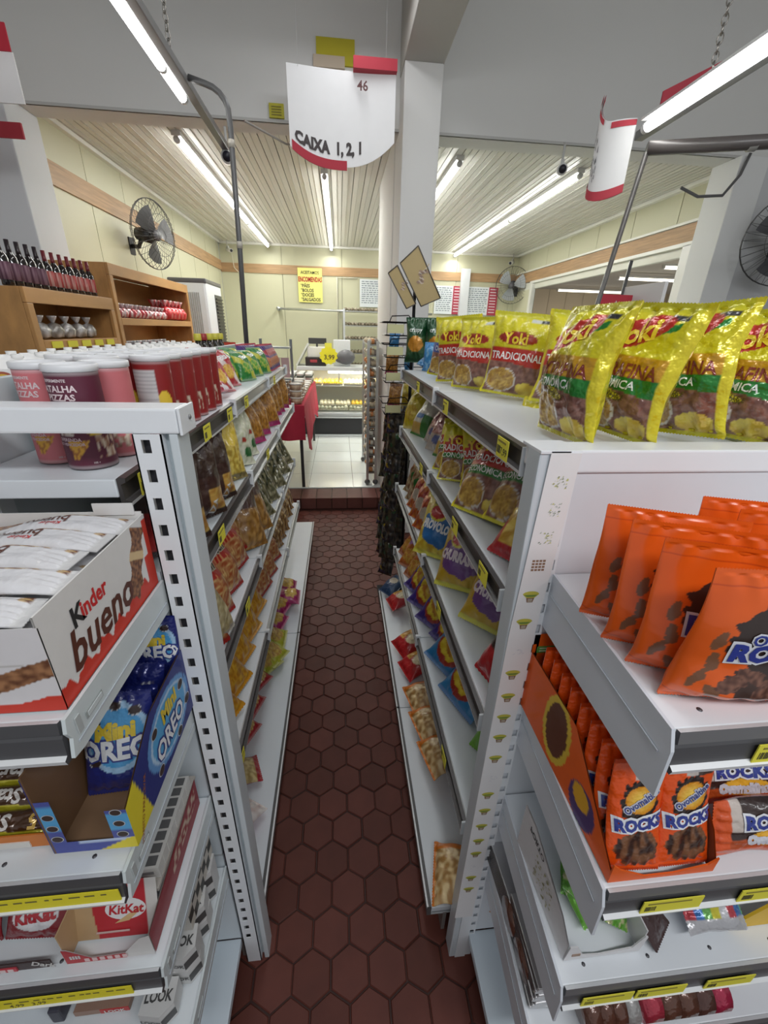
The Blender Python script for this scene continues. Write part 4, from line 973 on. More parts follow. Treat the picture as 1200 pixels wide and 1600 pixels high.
m = MB(); m.box(-.036, .036, -.03, .03, 0, .125, (.70, .72, .70), bev=.003); m.box(-.0, .0365, -.0306, .0306, .112, .124, (.06, .28, .07)); put(m.build('food_tub', PLAST), (-.505, .80, 1.414), 20, label='white tub with a green lid behind the pink can', cat='tub')

GL = 'bags on the left top shelf'
rb = bag('red_snack_bag', .10, .145, .05, snack((.42, .015, .03), (.70, .62, .60), (.6, .3, .05), (.72, .5, .1), 3, 1.0), [('Bits', .5, .72, .03, (.75, .70, .70), .05, .3)], seed=1, wr=1.3)
gb = bag('green_snack_bag', .10, .135, .05, snack((.02, .22, .04), (.50, .50, .05), (.10, .35, .05), (.45, .5, .1), 3, 2.0), [('Bits', .5, .70, .028, (.7, .75, .7), .05, .3)], seed=2, wr=1.3)
pb = bag('purple_snack_bag', .095, .13, .035, snack((.075, .03, .20), (.42, .03, .06), (.50, .14, .04), (.62, .28, .12), 1, 3.0, seal=(.5, .05, .09)), seed=3)
for i, (x, y, rz, rx, z) in enumerate([(-.400, 1.335, 55, -42, 0), (-.455, 1.40, 62, -30, 0), (-.385, 1.50, 60, -40, 0), (-.450, 1.60, 62, -25, 0), (-.40, 1.66, 60, -34, 0)]):
    put(rb, (x, y, 1.417 + z), rz, rx, label='glossy red snack bag leaning back behind the red cans, %s from the viewer' % ORD[i], cat='bag', group=GL)
m_ = bag('red_snack_bag', .085, .11, .045, snack((.42, .012, .06), (.75, .70, .72), (.5, .03, .08), (.6, .1, .1), 3, 4.0), seed=8, wr=1.5)
put(m_, (-.355, 1.38, 1.437), 75, -78, label='red bag lying flat at the shelf edge in front of the leaning red bags', cat='bag', group=GL)
for i, (x, y, rz, rx) in enumerate([(-.43, 1.80, 62, -28), (-.375, 1.86, 62, -34), (-.44, 1.97, 60, -25), (-.375, 2.04, 62, -36), (-.36, 2.16, 58, -30)]):
    put(gb, (x, y, 1.417), rz, rx, label='green snack bag on the left top shelf beyond the red ones, %s from the viewer' % ORD[i], cat='bag', group=GL, s=.98)
for j in range(2):
    for i in range(6):
        put(pb, (-.36 - j * .09, 2.26 + i * .055, 1.417), 66, -16 - i, label='purple red-sealed bag at the far end, %s from the viewer, %s row' % (ORD[i], ['front', 'rear'][j]), cat='bag', group=GL)
_put = put
ADJ = {}
def put(proto, loc, rz=0.0, rx=0.0, ry=0.0, label=None, cat=None, group=None, s=1.0):
    if group in ADJ:
        dx, sc, lf = ADJ[group]; loc = (loc[0] + dx, loc[1], loc[2]); s *= sc; rx *= lf; rz += 9 * math.sin(loc[1] * 91); ry += 5 * math.sin(loc[1] * 57 + loc[0] * 40)
    o = _put(proto, loc, rz, rx, ry, label, cat, group, s)
    if o.type == 'MESH' and group and 'bags' in group:      # rest the bag on its lowest point
        M = Matrix.Translation(loc) @ Matrix.Rotation(math.radians(rz), 4, 'Z') @ Matrix.Rotation(math.radians(ry), 4, 'Y') @ Matrix.Rotation(math.radians(rx), 4, 'X') @ Matrix.Scale(s, 4)
        row = M[2]; vs = o.data.vertices
        lo = min(row[0] * v.co.x + row[1] * v.co.y + row[2] * v.co.z for v in vs) + row[3]
        if lo < loc[2]: M.translation.z += loc[2] - lo; o.matrix_local = M
    return o
ADJ.update({'bags on the second left shelf': (.018, 1.12, .8), 'bags on the third left shelf': (.024, 1.46, .66), 'bags on the fourth left shelf': (.024, 1.46, .8), 'bags on the left base shelf': (.045, 1.25, 1),
            'bags on the second right shelf': (-.03, 1.14, .8), 'bags on the third right shelf': (-.035, 1.38, .8), 'bags on the fourth right shelf': (-.028, 1.36, .9), 'bags on the right base shelf': (-.052, 1.1, 1), 'yellow bags on the right top shelf': (0, 1, 1)})
# second shelf
G2 = 'bags on the second left shelf'
br = bag('brown_pasta_bag', .135, .162, .05, lambda u, v: (.045, .022, .018) if v > .55 or v < .08 else ((.36, .015, .015) if u < .38 and v < .52 else (sticks(u, v, (.40, .20, .04), (.60, .42, .12), 12, 3, 2) if u > .55 and v < .40 else (.065, .03, .025))), [('IZA', .62, .16, .022, (.5, .5, .48), .03, 1.3)], seed=11, nu=34, nv=44, wr=1.4)
for i, (x, y, rz, rx) in enumerate([(-.355, .80, 60, -8), (-.350, .935, 62, -10), (-.345, 1.045, 58, -12), (-.43, 1.0, 60, -8), (-.43, 1.12, 60, -8)]):
    put(br, (x, y, 1.193), rz, rx, label='tall dark brown and red pasta bag, %s from the viewer on the second left shelf' % ORD[i], cat='bag', group=G2)
pa = bag('pasta_bag', .10, .17, .05, lambda u, v: (.035, .14, .05) if u < .28 and v > .35 else ((.66, .50, .06) if ell(u, v, .62, .70, .25, .15) < 1 else (lumps(u, v, (.48, .33, .05), (.74, .60, .16), 12, 3) if v > .1 else (.25, .2, .08))), seed=12, nu=34, nv=44, wr=1.3)
put(pa, (-.345, 1.22, 1.193), 58, -18, label='green and yellow pasta bag beside the tall brown bags', cat='bag', group=G2); put(pa, (-.42, 1.26, 1.193), 58, -18, label='green and yellow pasta bag tucked behind the front one', cat='bag', group=G2)
wg = bag('white_pasta_bag', .10, .155, .045, lambda u, v: (.03, .16, .05) if ell(u, v, .75, .22, .17, .09) < 1 else ((.40, .06, .04) if ell(u, v, .6, .45, .1, .05) < 1 else lumps(u, v, (.55, .58, .42), (.70, .70, .58), 10, 3)), seed=13, wr=1.3)
for i, (x, y) in enumerate([(-.345, 1.36), (-.345, 1.48), (-.42, 1.44)]): put(wg, (x, y, 1.193), 55, -32, label='white and green pasta bag on the second left shelf, %s from the viewer' % ORD[i], cat='bag', group=G2)
og = bag('ochre_snack_bag', .10, .165, .045, lambda u, v: (.40, .03, .16) if v < .09 else ((.22, .10, .03) if v > .86 else lumps(u, v, (.28, .12, .02), (.52, .27, .05), 14, 4)), seed=14, wr=1.4)
for i, (x, y) in enumerate([(-.35, 1.66), (-.35, 1.80), (-.40, 1.90), (-.34, 1.98), (-.40, 2.08), (-.36, 2.2), (-.36, 2.33), (-.35, 2.46)]): put(og, (x, y, 1.193), 52, -36 + 2 * i, label='ochre snack bag on the second left shelf, %s from the viewer' % ORD[i], cat='bag', group=G2)
# third shelf
G3 = 'bags on the third left shelf'
def paint_eb(u, v):
    if v > .95 or v < .04: return (.35, .02, .015)
    if v > .45: return (.46, .02, .015) if nz(u * 22, v * 9, 2) < .22 else (.66, .30, .14)
    return sticks(u, v, (.40, .10, .03), (.66, .48, .22), 26, 3, 3)
eb = bag('red_cracker_bag', .12, .17, .045, paint_eb, [('Ebicen', .5, .62, .032, (.45, .40, .32), .09, .0, .9, .0008), ('Ebicen', .5, .62, .032, (.03, .02, .02), .015, 0, .9, .0014)], seed=21, nu=40, nv=52, wr=1.3)
ebp = [(-.40, .78, 0, 66, -58), (-.355, .80, .0, 66, -40), (-.36, .93, .0, 68, -42), (-.395, .98, .02, 70, -50), (-.36, 1.06, 0, 66, -42), (-.395, 1.12, .02, 66, -50), (-.365, 1.19, 0, 66, -40), (-.395, 1.24, .02, 64, -40)]
for i, (x, y, z, rz, rx) in enumerate(ebp): put(eb, (x, y, .884 + z), rz, rx, label='red shrimp cracker bag on the third left shelf, %s from the viewer' % ORD[i], cat='bag', group=G3)
nd = bag('noodle_bag', .11, .15, .04, lambda u, v: (.48, .08, .02) if u < .3 and v > .4 else ((.60, .58, .50) if v < .10 else sticks(u, v, (.34, .28, .14), (.62, .56, .36), 22, 3, 3)), seed=22, wr=1.5)
put(nd, (-.342, .845, .885), 62, -24, label='clear bag of pale noodles in front of the red cracker bags', cat='bag', group=G3); put(nd, (-.345, .72, .885), 60, -26, label='clear bag of pale noodles nearest the left upright on the third shelf', cat='bag', group=G3)
bgd = bag('gold_brown_bag', .09, .16, .045, lambda u, v: (.10, .04, .03) if v > .62 else lumps(u, v, (.30, .15, .03), (.50, .30, .10), 9, 4), seed=23, wr=1.4)
for i, (x, y) in enumerate([(-.35, 1.36), (-.35, 1.50)]): put(bgd, (x, y, .884), 58, -28, label='brown and gold bag on the third left shelf, %s' % ['nearer the viewer', 'farther along'][i], cat='bag', group=G3)
dg = bag('dark_green_bag', .085, .165, .035, lambda u, v: lumps(u, v, (.03, .045, .02), (.26, .24, .12), 9, 5) if v > .3 else lumps(u, v, (.10, .10, .04), (.34, .32, .2), 10, 5), seed=24, mat=FOIL, wr=1.6)
for i in range(9): put(dg, (-.345 - (i % 2) * .035, 1.62 + i * .095, .885 + (i % 2) * .014), 52, -48, label='dark green glossy bag leaning on the third left shelf, %s from the viewer' % ORD[i], cat='bag', group=G3)
# fourth shelf
G4 = 'bags on the fourth left shelf'
def paint_or(u, v):
    if v > .93 or v < .05: return (.60, .30, .02)
    if v > .70: return (.60, .10, .015)
    return sticks(u, v, (.50, .22, .015), (.74, .46, .05), 20, 3, 6)
orr = bag('orange_noodle_bag', .12, .155, .045, paint_or, [('Ebi', .5, .80, .032, (.05, .03, .02), .03)], seed=31, nu=36, nv=46, wr=1.3)
for i, (x, y, z) in enumerate([(-.36, .74, 0), (-.395, .80, .02), (-.36, .87, .0), (-.395, .93, .02), (-.355, 1.00, 0), (-.395, 1.05, .02), (-.36, 1.13, 0), (-.395, 1.18, .02), (-.355, 1.26, 0), (-.36, 1.40, 0)]):
    put(orr, (x, y, .562 + z), 70, -50, label='orange and yellow noodle snack bag on the fourth left shelf, %s from the viewer' % ORD[i], cat='bag', group=G4)
for i, (x, y) in enumerate([(-.36, 1.54), (-.355, 1.67), (-.36, 1.80)]): put(eb, (x, y, .562), 66, -46, label='red shrimp cracker bag on the fourth left shelf, %s from the viewer' % ORD[i], cat='bag', group=G4, s=.95)
gd = bag('gold_nut_bag', .09, .13, .045, lambda u, v: lumps(u, v, (.22, .10, .03), (.62, .42, .18), 9, 7) if v < .7 else (.25, .05, .03), seed=32, mat=FOIL, wr=1.6)
for i in range(7): put(gd, (-.36, 1.94 + i * .095, .562), 60, -44, label='small brown nut bag on the fourth left shelf, %s from the viewer' % ORD[i], cat='bag', group=G4)
# base shelf
G5 = 'bags on the left base shelf'
pkb = bag('pink_snack_bag', .11, .15, .05, snack((.42, .02, .16), (.60, .05, .25), (.55, .35, .08), (.70, .5, .1), 1, 2.2), seed=41, wr=1.3)
for i, (x, y, z, rz, rx) in enumerate([(-.335, 2.16, .02, 80, -72), (-.30, 2.05, .02, 100, -80), (-.36, 1.95, .02, 60, -70), (-.36, 1.82, .02, 70, -72)]): put(pkb, (x, y, .125 + z), rz, rx, label='magenta snack bag on the left base shelf, %s from the far end' % ORD[i], cat='bag', group=G5)
yg = bag('lime_snack_bag', .11, .15, .05, snack((.40, .42, .03), (.12, .05, .16), (.40, .22, .05), (.60, .45, .1), 1, 5.0), seed=42, wr=1.3)
for i, (x, y, rz, rx) in enumerate([(-.34, 1.70, 95, -74), (-.34, 1.56, 70, -76), (-.375, 1.50, 60, -70)]): put(yg, (x, y, .145), rz, rx, label='lime green snack bag on the left base shelf, %s from the far end' % ORD[i], cat='bag', group=G5)
sm = bag('small_red_bag', .09, .12, .04, snack((.40, .02, .03), (.2, .1, .05), (.45, .3, .1), (.65, .5, .2), 1, 1.0), seed=43, wr=1.3)
for i, (x, y, rz) in enumerate([(-.40, 1.42, 60), (-.40, 1.30, 80), (-.40, 1.17, 70)]): put(sm, (x, y, .14), rz, -74, label='small red bag set back on the left base shelf, %s from the far end' % ORD[i], cat='bag', group=G5)
put(bag('red_cookie_bag', .11, .14, .04, lambda u, v: (.38, .02, .04) if v > .82 or v < .12 or u > .9 else ((.10, .16, .08) if ell(u, v, .6, .65, .25, .1) < 1 else lumps(u, v, (.42, .30, .12), (.66, .54, .28), 9, 3)), seed=44, wr=1.2), (-.315, 1.05, .15), 112, -78, label='red bag of beige biscuits lying on the left base shelf', cat='bag')
put(bag('pink_marshmallow_bag', .12, .19, .05, lambda u, v: (.60, .08, .22) if v > .68 else lumps(u, v, (.62, .50, .48), (.76, .72, .70), 5, 3), seed=45, wr=1.5), (-.315, .93, .155), 150, -80, label='pink-headed bag of white marshmallows nearest the viewer on the left base shelf', cat='bag')

# ================================================================ RIGHT GONDOLA GOODS
R1 = 'yellow bags on the right top shelf'
yh = yoki('yellow_potato_straw_bag', 'green', 51, hi=True); yh2 = yoki('yellow_potato_straw_bag', 'green', 52, hi=True)
hp = [(yh, .375, .675, -78, -2, -14, 'nearest the aisle and shiniest'), (yh2, .470, .675, -66, 0, -14, 'second from the aisle'), (yh, .575, .675, -58, 0, -16, 'third from the aisle'), (yh2, .680, .675, -56, 0, -20, 'fourth from the aisle')]
for i, (p, x, y, rz, rx, ry, d) in enumerate(hp): put(p, (x, y, 1.459), rz, rx - 6, 0, label='big yellow green-banded bag in the front row, ' + d, cat='bag', group=R1)
yr = yoki('yellow_potato_straw_bag', 'red', 53, h=.205, w=.165); yb = yoki('yellow_potato_straw_bag', 'blue', 54, h=.20, w=.15); yr2 = yoki('yellow_potato_straw_bag', 'red', 55, h=.205, w=.165)
put(yr, (.535, .97, 1.459), -30, -6, label='yellow bag with a red TRADICIONAL band just behind the big front bags', cat='bag', group=R1)
put(yr2, (.46, 1.13, 1.459), -38, -6, label='yellow bag with a red TRADICIONAL band, second behind the big front bags', cat='bag', group=R1)
put(yr, (.415, 1.31, 1.459), -50, -6, label='yellow bag with a red band, third behind the big front bags', cat='bag', group=R1)
put(yr2, (.40, 1.46, 1.459), -50, -5, label='yellow bag with a red band right beside the blue-banded one', cat='bag', group=R1)
put(yb, (.395, 1.62, 1.459), -45, -4, label='yellow bag with a blue band at the far end of the yellow bags', cat='bag', group=R1)
for i, (x, y) in enumerate([(.66, 1.05), (.62, 1.25), (.56, 1.45), (.53, 1.65)]): put(yr, (x, y, 1.459), -30, -4, label='yellow bag in the rear row, right top shelf, %s from the viewer' % ORD[i], cat='bag', group=R1)
gr = bag('green_crisps_bag', .11, .20, .06, lambda u, v: (.015, .09, .035) if v > .60 or v < .22 else ((.60, .28, .03) if ell(u, v, .5, .42, .36, .18) < 1 else (.05, .12, .04)), [('crispy', .5, .74, .028, (.6, .65, .6), .03)], seed=61, mat=FOIL, wr=1.5)
for i, (x, y, z) in enumerate([(.37, 2.14, 1.48), (.46, 2.10, 1.48), (.60, 2.0, 1.459)]): put(gr, (x, y, z), -20, -4, label='dark green crisps bag below the gold signs, %s' % ['leftmost', 'in the middle', 'rightmost'][i], cat='bag', group='dark green crisps bags')
bl = bag('blue_snack_bag', .08, .12, .035, lambda u, v: (.03, .22, .46) if nz(u * 4, v * 6) > -.2 else (.2, .4, .6), seed=62, wr=1.6)
put(bl, (.40, 1.93, 1.46), -40, -10, label='bright blue bag standing at the far end of the right top shelf', cat='bag'); put(bl, (.36, 1.98, 1.485), -80, -70, label='bright blue bag lying at the far end of the right top shelf', cat='bag')
# second right shelf
R2 = 'bags on the second right shelf'
yy = bag('yellow_snack_bag', .11, .17, .045, snack((.62, .50, .02), (.7, .62, .2), (.55, .35, .05), (.7, .55, .1), 3, 1.3), seed=63, wr=1.4)
put(yy, (.36, 1.93, 1.193), -50, -35, label='bright yellow bag at the far end of the second right shelf', cat='bag', group=R2)
gw = bag('green_white_snack_bag', .10, .18, .05, lambda u, v: (.06, .22, .05) if v > .82 or v < .05 or (v < .45 and u > .6) else ((.12, .25, .50) if ell(u, v, .4, .40, .22, .07) < 1 else ((.68, .66, .56) if v > .25 else (.62, .42, .12))), seed=64, wr=1.4)
for i, (x, y, rx) in enumerate([(.37, 1.78, -38), (.40, 1.42, -40)]): put(gw, (x, y, 1.193), -48, rx, label='green and white bread bag on the second right shelf, %s' % ['farther away', 'nearer the viewer'][i], cat='bag', group=R2)
rw = bag('red_bean_bag', .11, .16, .05, lambda u, v: lumps(u, v, (.22, .03, .03), (.52, .30, .28), 8, 3) if v > .35 else ((.16, .20, .42) if ell(u, v, .5, .22, .3, .1) < 1 else (.55, .5, .45)), seed=65, mat=FOIL, wr=1.5)
for i, (x, y) in enumerate([(.41, 1.64), (.40, 1.52), (.48, 1.52)]): put(rw, (x, y, 1.193), -50, -36, label='dark red and white bag on the second right shelf, %s from the far end' % ORD[i], cat='bag', group=R2)
ys_ = yoki('yellow_potato_straw_bag', 'promo', 56, h=.155, w=.11, t=.04, wr=1.6); yl = yoki('yellow_potato_straw_bag', 'promo', 57, h=.215, w=.155, t=.055, wr=1.7)
for i, (x, y, rz, rx, z) in enumerate([(.385, 1.29, -30, -36, 0), (.385, 1.19, -28, -36, 0), (.44, 1.12, -30, -30, 0), (.48, 1.24, -30, -20, 0)]): put(ys_, (x, y, 1.193 + z), rz, rx, label='small yellow and red bag on the second right shelf, %s from its end' % ORD[i], cat='bag', group=R2)
for i, (x, y, rz, rx, z) in enumerate([(.365, .925, -62, -48, 0), (.40, .80, -58, -50, .02), (.47, .93, -50, -30, .04), (.50, .82, -55, -30, .03), (.55, .72, -55, -15, 0)]): put(yl, (x, y, 1.195 + z), rz, rx, label='large yellow straw-potato bag on the second right shelf, ' + ['farther one at the edge', 'nearer one at the edge', 'upper one behind the edge pair', 'upper right of the pile', 'against the right upright'][i], cat='bag', group=R2)
rc = bag('red_crisps_bag', .12, .15, .04, lambda u, v: (.44, .03, .04) if v < .16 or (v < .45 and (u < .14 or u > .86)) else (lumps(u, v, (.50, .30, .03), (.80, .62, .16), 6, 3) if v < .62 else (.34, .20, .17)), seed=66, nu=34, nv=42, wr=1.1)
put(rc, (.375, .70, 1.194), -68, -46, label='red-bottomed clear bag of golden crisps below the large yellow bags', cat='bag', group=R2)
# third right shelf
R3 = 'bags on the third right shelf'
gs = bag('green_tag_bag', .09, .15, .045, lambda u, v: (.04, .24, .06) if ell(u, v, .65, .42, .3, .14) < 1 else lumps(u, v, (.30, .14, .06), (.60, .50, .30), 8, 3), seed=67, mat=FOIL, wr=1.5)
for i, y in enumerate((1.90, 1.80)): put(gs, (.375, y, .878), -60, -34, label='brown bag with a green patch on the third right shelf, %s' % ['at the very end', 'second from the far end'][i], cat='bag', group=R3)
rm = bag('red_orange_bag', .10, .15, .045, lambda u, v: (.70, .60, .10) if ell(u, v, .3, .75, .12, .12) < 1 else ((.62, .56, .48) if ell(u, v, .5, .30, .35, .13) < 1 else lumps(u, v, (.40, .03, .02), (.66, .24, .05), 7, 4)), seed=68, mat=FOIL, wr=1.4)
for i, (x, y, z) in enumerate([(.36, 1.70, 0), (.42, 1.66, .02), (.36, 1.59, .0), (.42, 1.54, .02), (.36, 1.48, 0), (.41, 1.42, .02), (.365, 1.37, 0)]): put(rm, (x, y, .879 + z), -58, -46, label='red and orange bag on the third right shelf, %s from the far end' % ORD[i], cat='bag', group=R3)
def paint_ch(base, edge):
    def f(u, v):
        if v > .94 or v < .06: return (.62, .60, .10)
        if ell(u, v, .52, .87, .33, .10) < 1: return (.035, .025, .025)
        if ell(u, v, .38, .70, .17, .12) < 1: return (.50, .02, .02)
        if ell(u, v, .40, .70, .22, .16) < 1: return (.68, .60, .06)
        b = ell(u, v, .5, .45, .40, .30) + .35 * nz(u * 6, v * 6, 2)
        if b > 1.0: return lumps(u, v, (.55, .38, .03), edge, 9, 3)
        return base
    return f
ch1 = bag('blue_snack_bag', .135, .165, .05, paint_ch((.03, .17, .42), (.72, .60, .08)), [('PROVOLONE', .50, .46, .031, (.78, .80, .82), .06, -.12, .60), ('MINUS', .56, .875, .026, (.80, .80, .78), .05, -.1, 1)], seed=69, nu=50, nv=60, wr=1.1)
ch2 = bag('purple_snack_bag', .125, .165, .05, paint_ch((.20, .09, .30), (.60, .42, .06)), [('CHURRASCO', .50, .42, .031, (.74, .66, .72), .06, -.12, .58)], seed=70, nu=50, nv=60, wr=1.1)
put(ch1, (.360, 1.26, .880), -48, -42, label='blue and yellow snack bag with big white lettering at the third shelf edge', cat='bag', group=R3)
put(ch1, (.44, 1.25, .880), -48, -36, label='blue and yellow snack bag half hidden behind the front blue one', cat='bag', group=R3)
put(ch2, (.390, 1.05, .880), -48, -42, label='purple CHURRASCO snack bag, the one wholly seen', cat='bag', group=R3)
put(ch2, (.415, .86, .880), -44, -42, label='purple CHURRASCO snack bag, the one nearer the right upright', cat='bag', group=R3)
put(bag('red_black_snack_bag', .11, .16, .045, lambda u, v: (.62, .58, .05) if v > .85 else ((.50, .015, .03) if v > .62 or v < .36 else ((.70, .66, .62) if ell(u, v, .55, .5, .25, .07) < 1 else (.04, .02, .02))), seed=71, wr=1.2), (.375, .665, .880), -62, -34, label='red and black snack bag right behind the sticker strip on the third right shelf', cat='bag', group=R3)
# fourth right shelf
R4 = 'bags on the fourth right shelf'
def paint_ring(base, head):
    def f(u, v):
        if v > .94 or v < .05: return mixc(base, (.4, .4, .6), .3)
        b = ell(u, v, .5, .42, .34, .24) + .5 * nz(u * 6, v * 6, 2)
        if b < .35: return lumps(u, v, (.50, .20, .03), (.68, .48, .06), 9, 2)
        if b < 1: return lumps(u, v, (.66, .48, .03), (.80, .66, .08), 8, 2)
        if ell(u, v, .5, .42, .38, .34) < 1 and v < .4: return (.38, .04, .02)
        if v > .72 and ell(u, v, .5, .80, .36, .09) < 1: return head
        return base
    return f
op = bag('orange_purple_bag', .10, .15, .045, snack((.55, .16, .02), (.30, .12, .40), (.60, .25, .04), (.72, .50, .1), 1, 2.0), seed=72, wr=1.3)
for i, (x, y) in enumerate([(.36, 1.92), (.36, 1.81), (.36, 1.70)]): put(op, (x, y, .506), -60, -44, label='orange and purple bag on the fourth right shelf, %s from its end' % ORD[i], cat='bag', group=R4)
pp = bag('purple_ring_bag', .12, .155, .05, paint_ring((.06, .03, .26), (.05, .03, .10)), seed=73, nu=36, nv=44, wr=1.2)
for i, (x, y, z) in enumerate([(.35, 1.58, 0), (.42, 1.54, .02), (.36, 1.46, 0), (.42, 1.42, .02), (.375, 1.34, 0), (.40, 1.23, 0)]): put(pp, (x, y, .506 + z), -58, -52, label='violet bag with golden crisps on the fourth shelf, %s from the far end' % ORD[i], cat='bag', group=R4)
bb = bag('sky_blue_ring_bag', .135, .175, .05, paint_ring((.02, .22, .46), (.04, .06, .18)), seed=74, nu=44, nv=54, wr=1.2)
for i, (x, y, z) in enumerate([(.365, 1.105, .0), (.375, .955, .0), (.45, .92, .01)]): put(bb, (x, y, .506 + z), -62, -58, label='sky blue bag with golden crisps picture on the fourth right shelf, %s' % ['farthest of the three', 'nearest the edge', 'behind the nearest one'][i], cat='bag', group=R4)
put(bag('green_snack_bag', .08, .13, .04, lambda u, v: (.18, .42, .04), seed=75), (.42, .77, .506), -60, -50, label='plain bright green bag beside the sky blue bags', cat='bag', group=R4)
# right base shelf
R5 = 'bags on the right base shelf'
nv_ = bag('navy_biscuit_bag', .11, .14, .04, lambda u, v: (.62, .55, .45) if ell(u, v, .5, .6, .28, .15) < 1 else (.03, .08, .17), seed=81); rdb = bag('red_biscuit_bag', .125, .15, .045, lambda u, v: (.74, .66, .45) if ell(u, v, .58, .55, .25, .22) < 1 else ((.66, .35, .04) if u < .32 and .3 < v < .8 else (.50, .02, .025)), seed=82, wr=1.2)
put(nv_, (.30, 2.10, .14), -60, -72, label='navy biscuit bag at the far end of the right base shelf', cat='bag', group=R5)
for i, (x, y, rz) in enumerate([(.315, 1.98, -70), (.315, 1.60, -75), (.325, 1.46, -80)]): put(rdb, (x, y, .145), rz, -74, label='red biscuit bag on the right base shelf, %s from the far end' % ORD[i], cat='bag', group=R5)
def paint_pn(u, v):
    if u < .16 or v > .95 or v < .03: return (.62, .20, .02)
    if v > .62 + .1 * math.sin(u * 7): return mixc((.56, .20, .03), (.62, .34, .12), max(0, min(1, .5 + nz(u * 12, v * 12, 3) * 2)))
    return lumps(u, v, (.42, .24, .08), (.76, .60, .34), 9, 6)
pn = bag('peanut_bag', .15, .15, .05, paint_pn, seed=83, nu=44, nv=44, wr=1.2, bulge=1.6)
for i, (x, y, z) in enumerate([(.32, 1.31, 0), (.325, 1.175, .015), (.335, 1.04, .02)]): put(pn, (x, y - .05, .15 + z), -86, -80, label='clear peanut bag, %s of three on the right base shelf' % ['farthest', 'middle one', 'nearest'][i], cat='bag', group=R5)
put(pn, (.300, .665, .15), -98, -78, label='lone orange and clear peanut bag nearest the viewer on the right base shelf', cat='bag', group=R5)

# ---- gold signs, wire rack with hanging bags, beyond the right gondola
for i, (q, lb) in enumerate(((((.235, 1.871), (.278, 1.905), (.375, 1.745), (.330, 1.722)), 'small tan sign with a ribbon emblem, left of the larger tan sign'), (((.293, 1.917), (.376, 1.991), (.500, 1.775), (.405, 1.735)), 'large tan tilted sign with a pale ribbon emblem on the pillar side'))):
    m = MB(); m.prism([(a, z) for a, z in q], 'y', 2.24 + i * .02, 2.246 + i * .02, (.40, .30, .13)); cx = sum(a for a, z in q) / 4; cz = sum(z for a, z in q) / 4; sc = .9 if i else .55
    rot = .55
    def P(u, v, cx=cx, cz=cz, i=i): c_, s_ = math.cos(rot), math.sin(rot); return (cx + u * c_ + v * s_, 2.2385 + i * .02, cz - u * s_ * 0 - u * s_ + v * c_)
    for k in range(9):
        a = -.035 + k * .0085; w_ = .010 + .008 * abs(math.sin(k * 1.3)); off = .014 * math.sin(k * .9)
        m.poly2([((off - w_) * sc, a * sc), ((off + w_ * .5) * sc, (a - .002) * sc), ((off + w_) * sc, (a + .009) * sc), ((off - w_ * .6) * sc, (a + .010) * sc)], lambda u, v: P(u, v + .01), (.52, .42, .34) if k % 2 else (.30, .20, .14))
    m.poly2([(-.004 * sc, .048 * sc), (.004 * sc, .048 * sc), (.003 * sc, .085 * sc), (-.003 * sc, .085 * sc)], P, (.55, .46, .32))
    for a, b in zip(q, q[1:] + q[:1]): m.tube([(a[0], 2.238 + i * .02, a[1]), (b[0], 2.238 + i * .02, b[1])], .0028, (.08, .07, .06), n=5)
    tag(m.build('tan_sign', CARD), lb, 'sign')
t = thing('wire_basket_rack', 'black wire basket rack full of dark snack bags beside the pillar', 'rack', (.33, 2.287, 0))
m = MB(); m.tube([(.045, 0, 0), (.045, 0, 1.86)], .009, BLACK, n=8); m.build('pole', METAL, t)
m = MB(); m.box(-.1, .14, -.12, .12, .0, .012, BLACK); m.build('base', METAL, t)
for z in (1.60, 1.50, 1.38, 1.22):
    m = MB()
    for dz in (0, .06):
        q = [(-.10, -.11), (.14, -.11), (.14, .10), (-.10, .10), (-.10, -.11)] if dz == 0 else [(-.115, -.125), (.15, -.125), (.15, .11), (-.115, .11), (-.115, -.125)]
        for a, b in zip(q[:-1], q[1:]): m.tube([(a[0], a[1], z + dz), (b[0], b[1], z + dz)], .0028, BLACK, n=5)
    for k in range(7):
        x = -.10 + k * .04; m.tube([(x, -.125, z + .06), (x, -.11, z), (x, .10, z)], .0018, BLACK, n=4)
    m.tube([(-.09, -.127, z + .06), (-.08, -.128, z + .085), (.0, -.128, z + .09), (.03, -.127, z + .06)], .0025, BLACK, n=5)
    bk = m.build('basket', METAL, t); m = MB(); m.box(-.10, -.02, -.130, -.127, z + .012, z + .05, (.55, .54, .30)); m.build('price_card', PAPER, bk)
db = bag('dark_snack_bag', .10, .15, .04, lambda u, v: lumps(u, v, (.010, .010, .012), (.09, .07, .05), 4, 3) if nz(u * 3, v * 3, 8) > -.3 else ((.42, .32, .03) if nz(u * 5, v * 5, 1) > .2 else (.04, .035, .09)), seed=91, mat=FOIL, wr=1.8)
db2 = bag('dark_snack_bag', .10, .15, .04, lambda u, v: lumps(u, v, (.012, .014, .012), (.10, .09, .05), 4, 5) if nz(u * 3, v * 3, 4) > -.25 else ((.45, .42, .06) if nz(u * 5, v * 5, 2) > .2 else (.03, .10, .04)), seed=92, mat=FOIL, wr=1.8)
_r = random.Random(6); n_ = 0
for j in range(9):
    for k in range(3):
        put([db, db2][(j + k) % 2], (.29 + (k % 2) * .075 - .012 * j * .3, 2.24 + k * .13, 1.10 - j * .112), -40 + _r.uniform(-20, 20), -14 + _r.uniform(-8, 8), label='dark glossy snack bag hanging in the stack beside the pillar, %s from the top, %s' % (ORD[j], ['front', 'middle', 'rear'][k]), cat='bag', group='dark snack bags hanging beside the pillar')
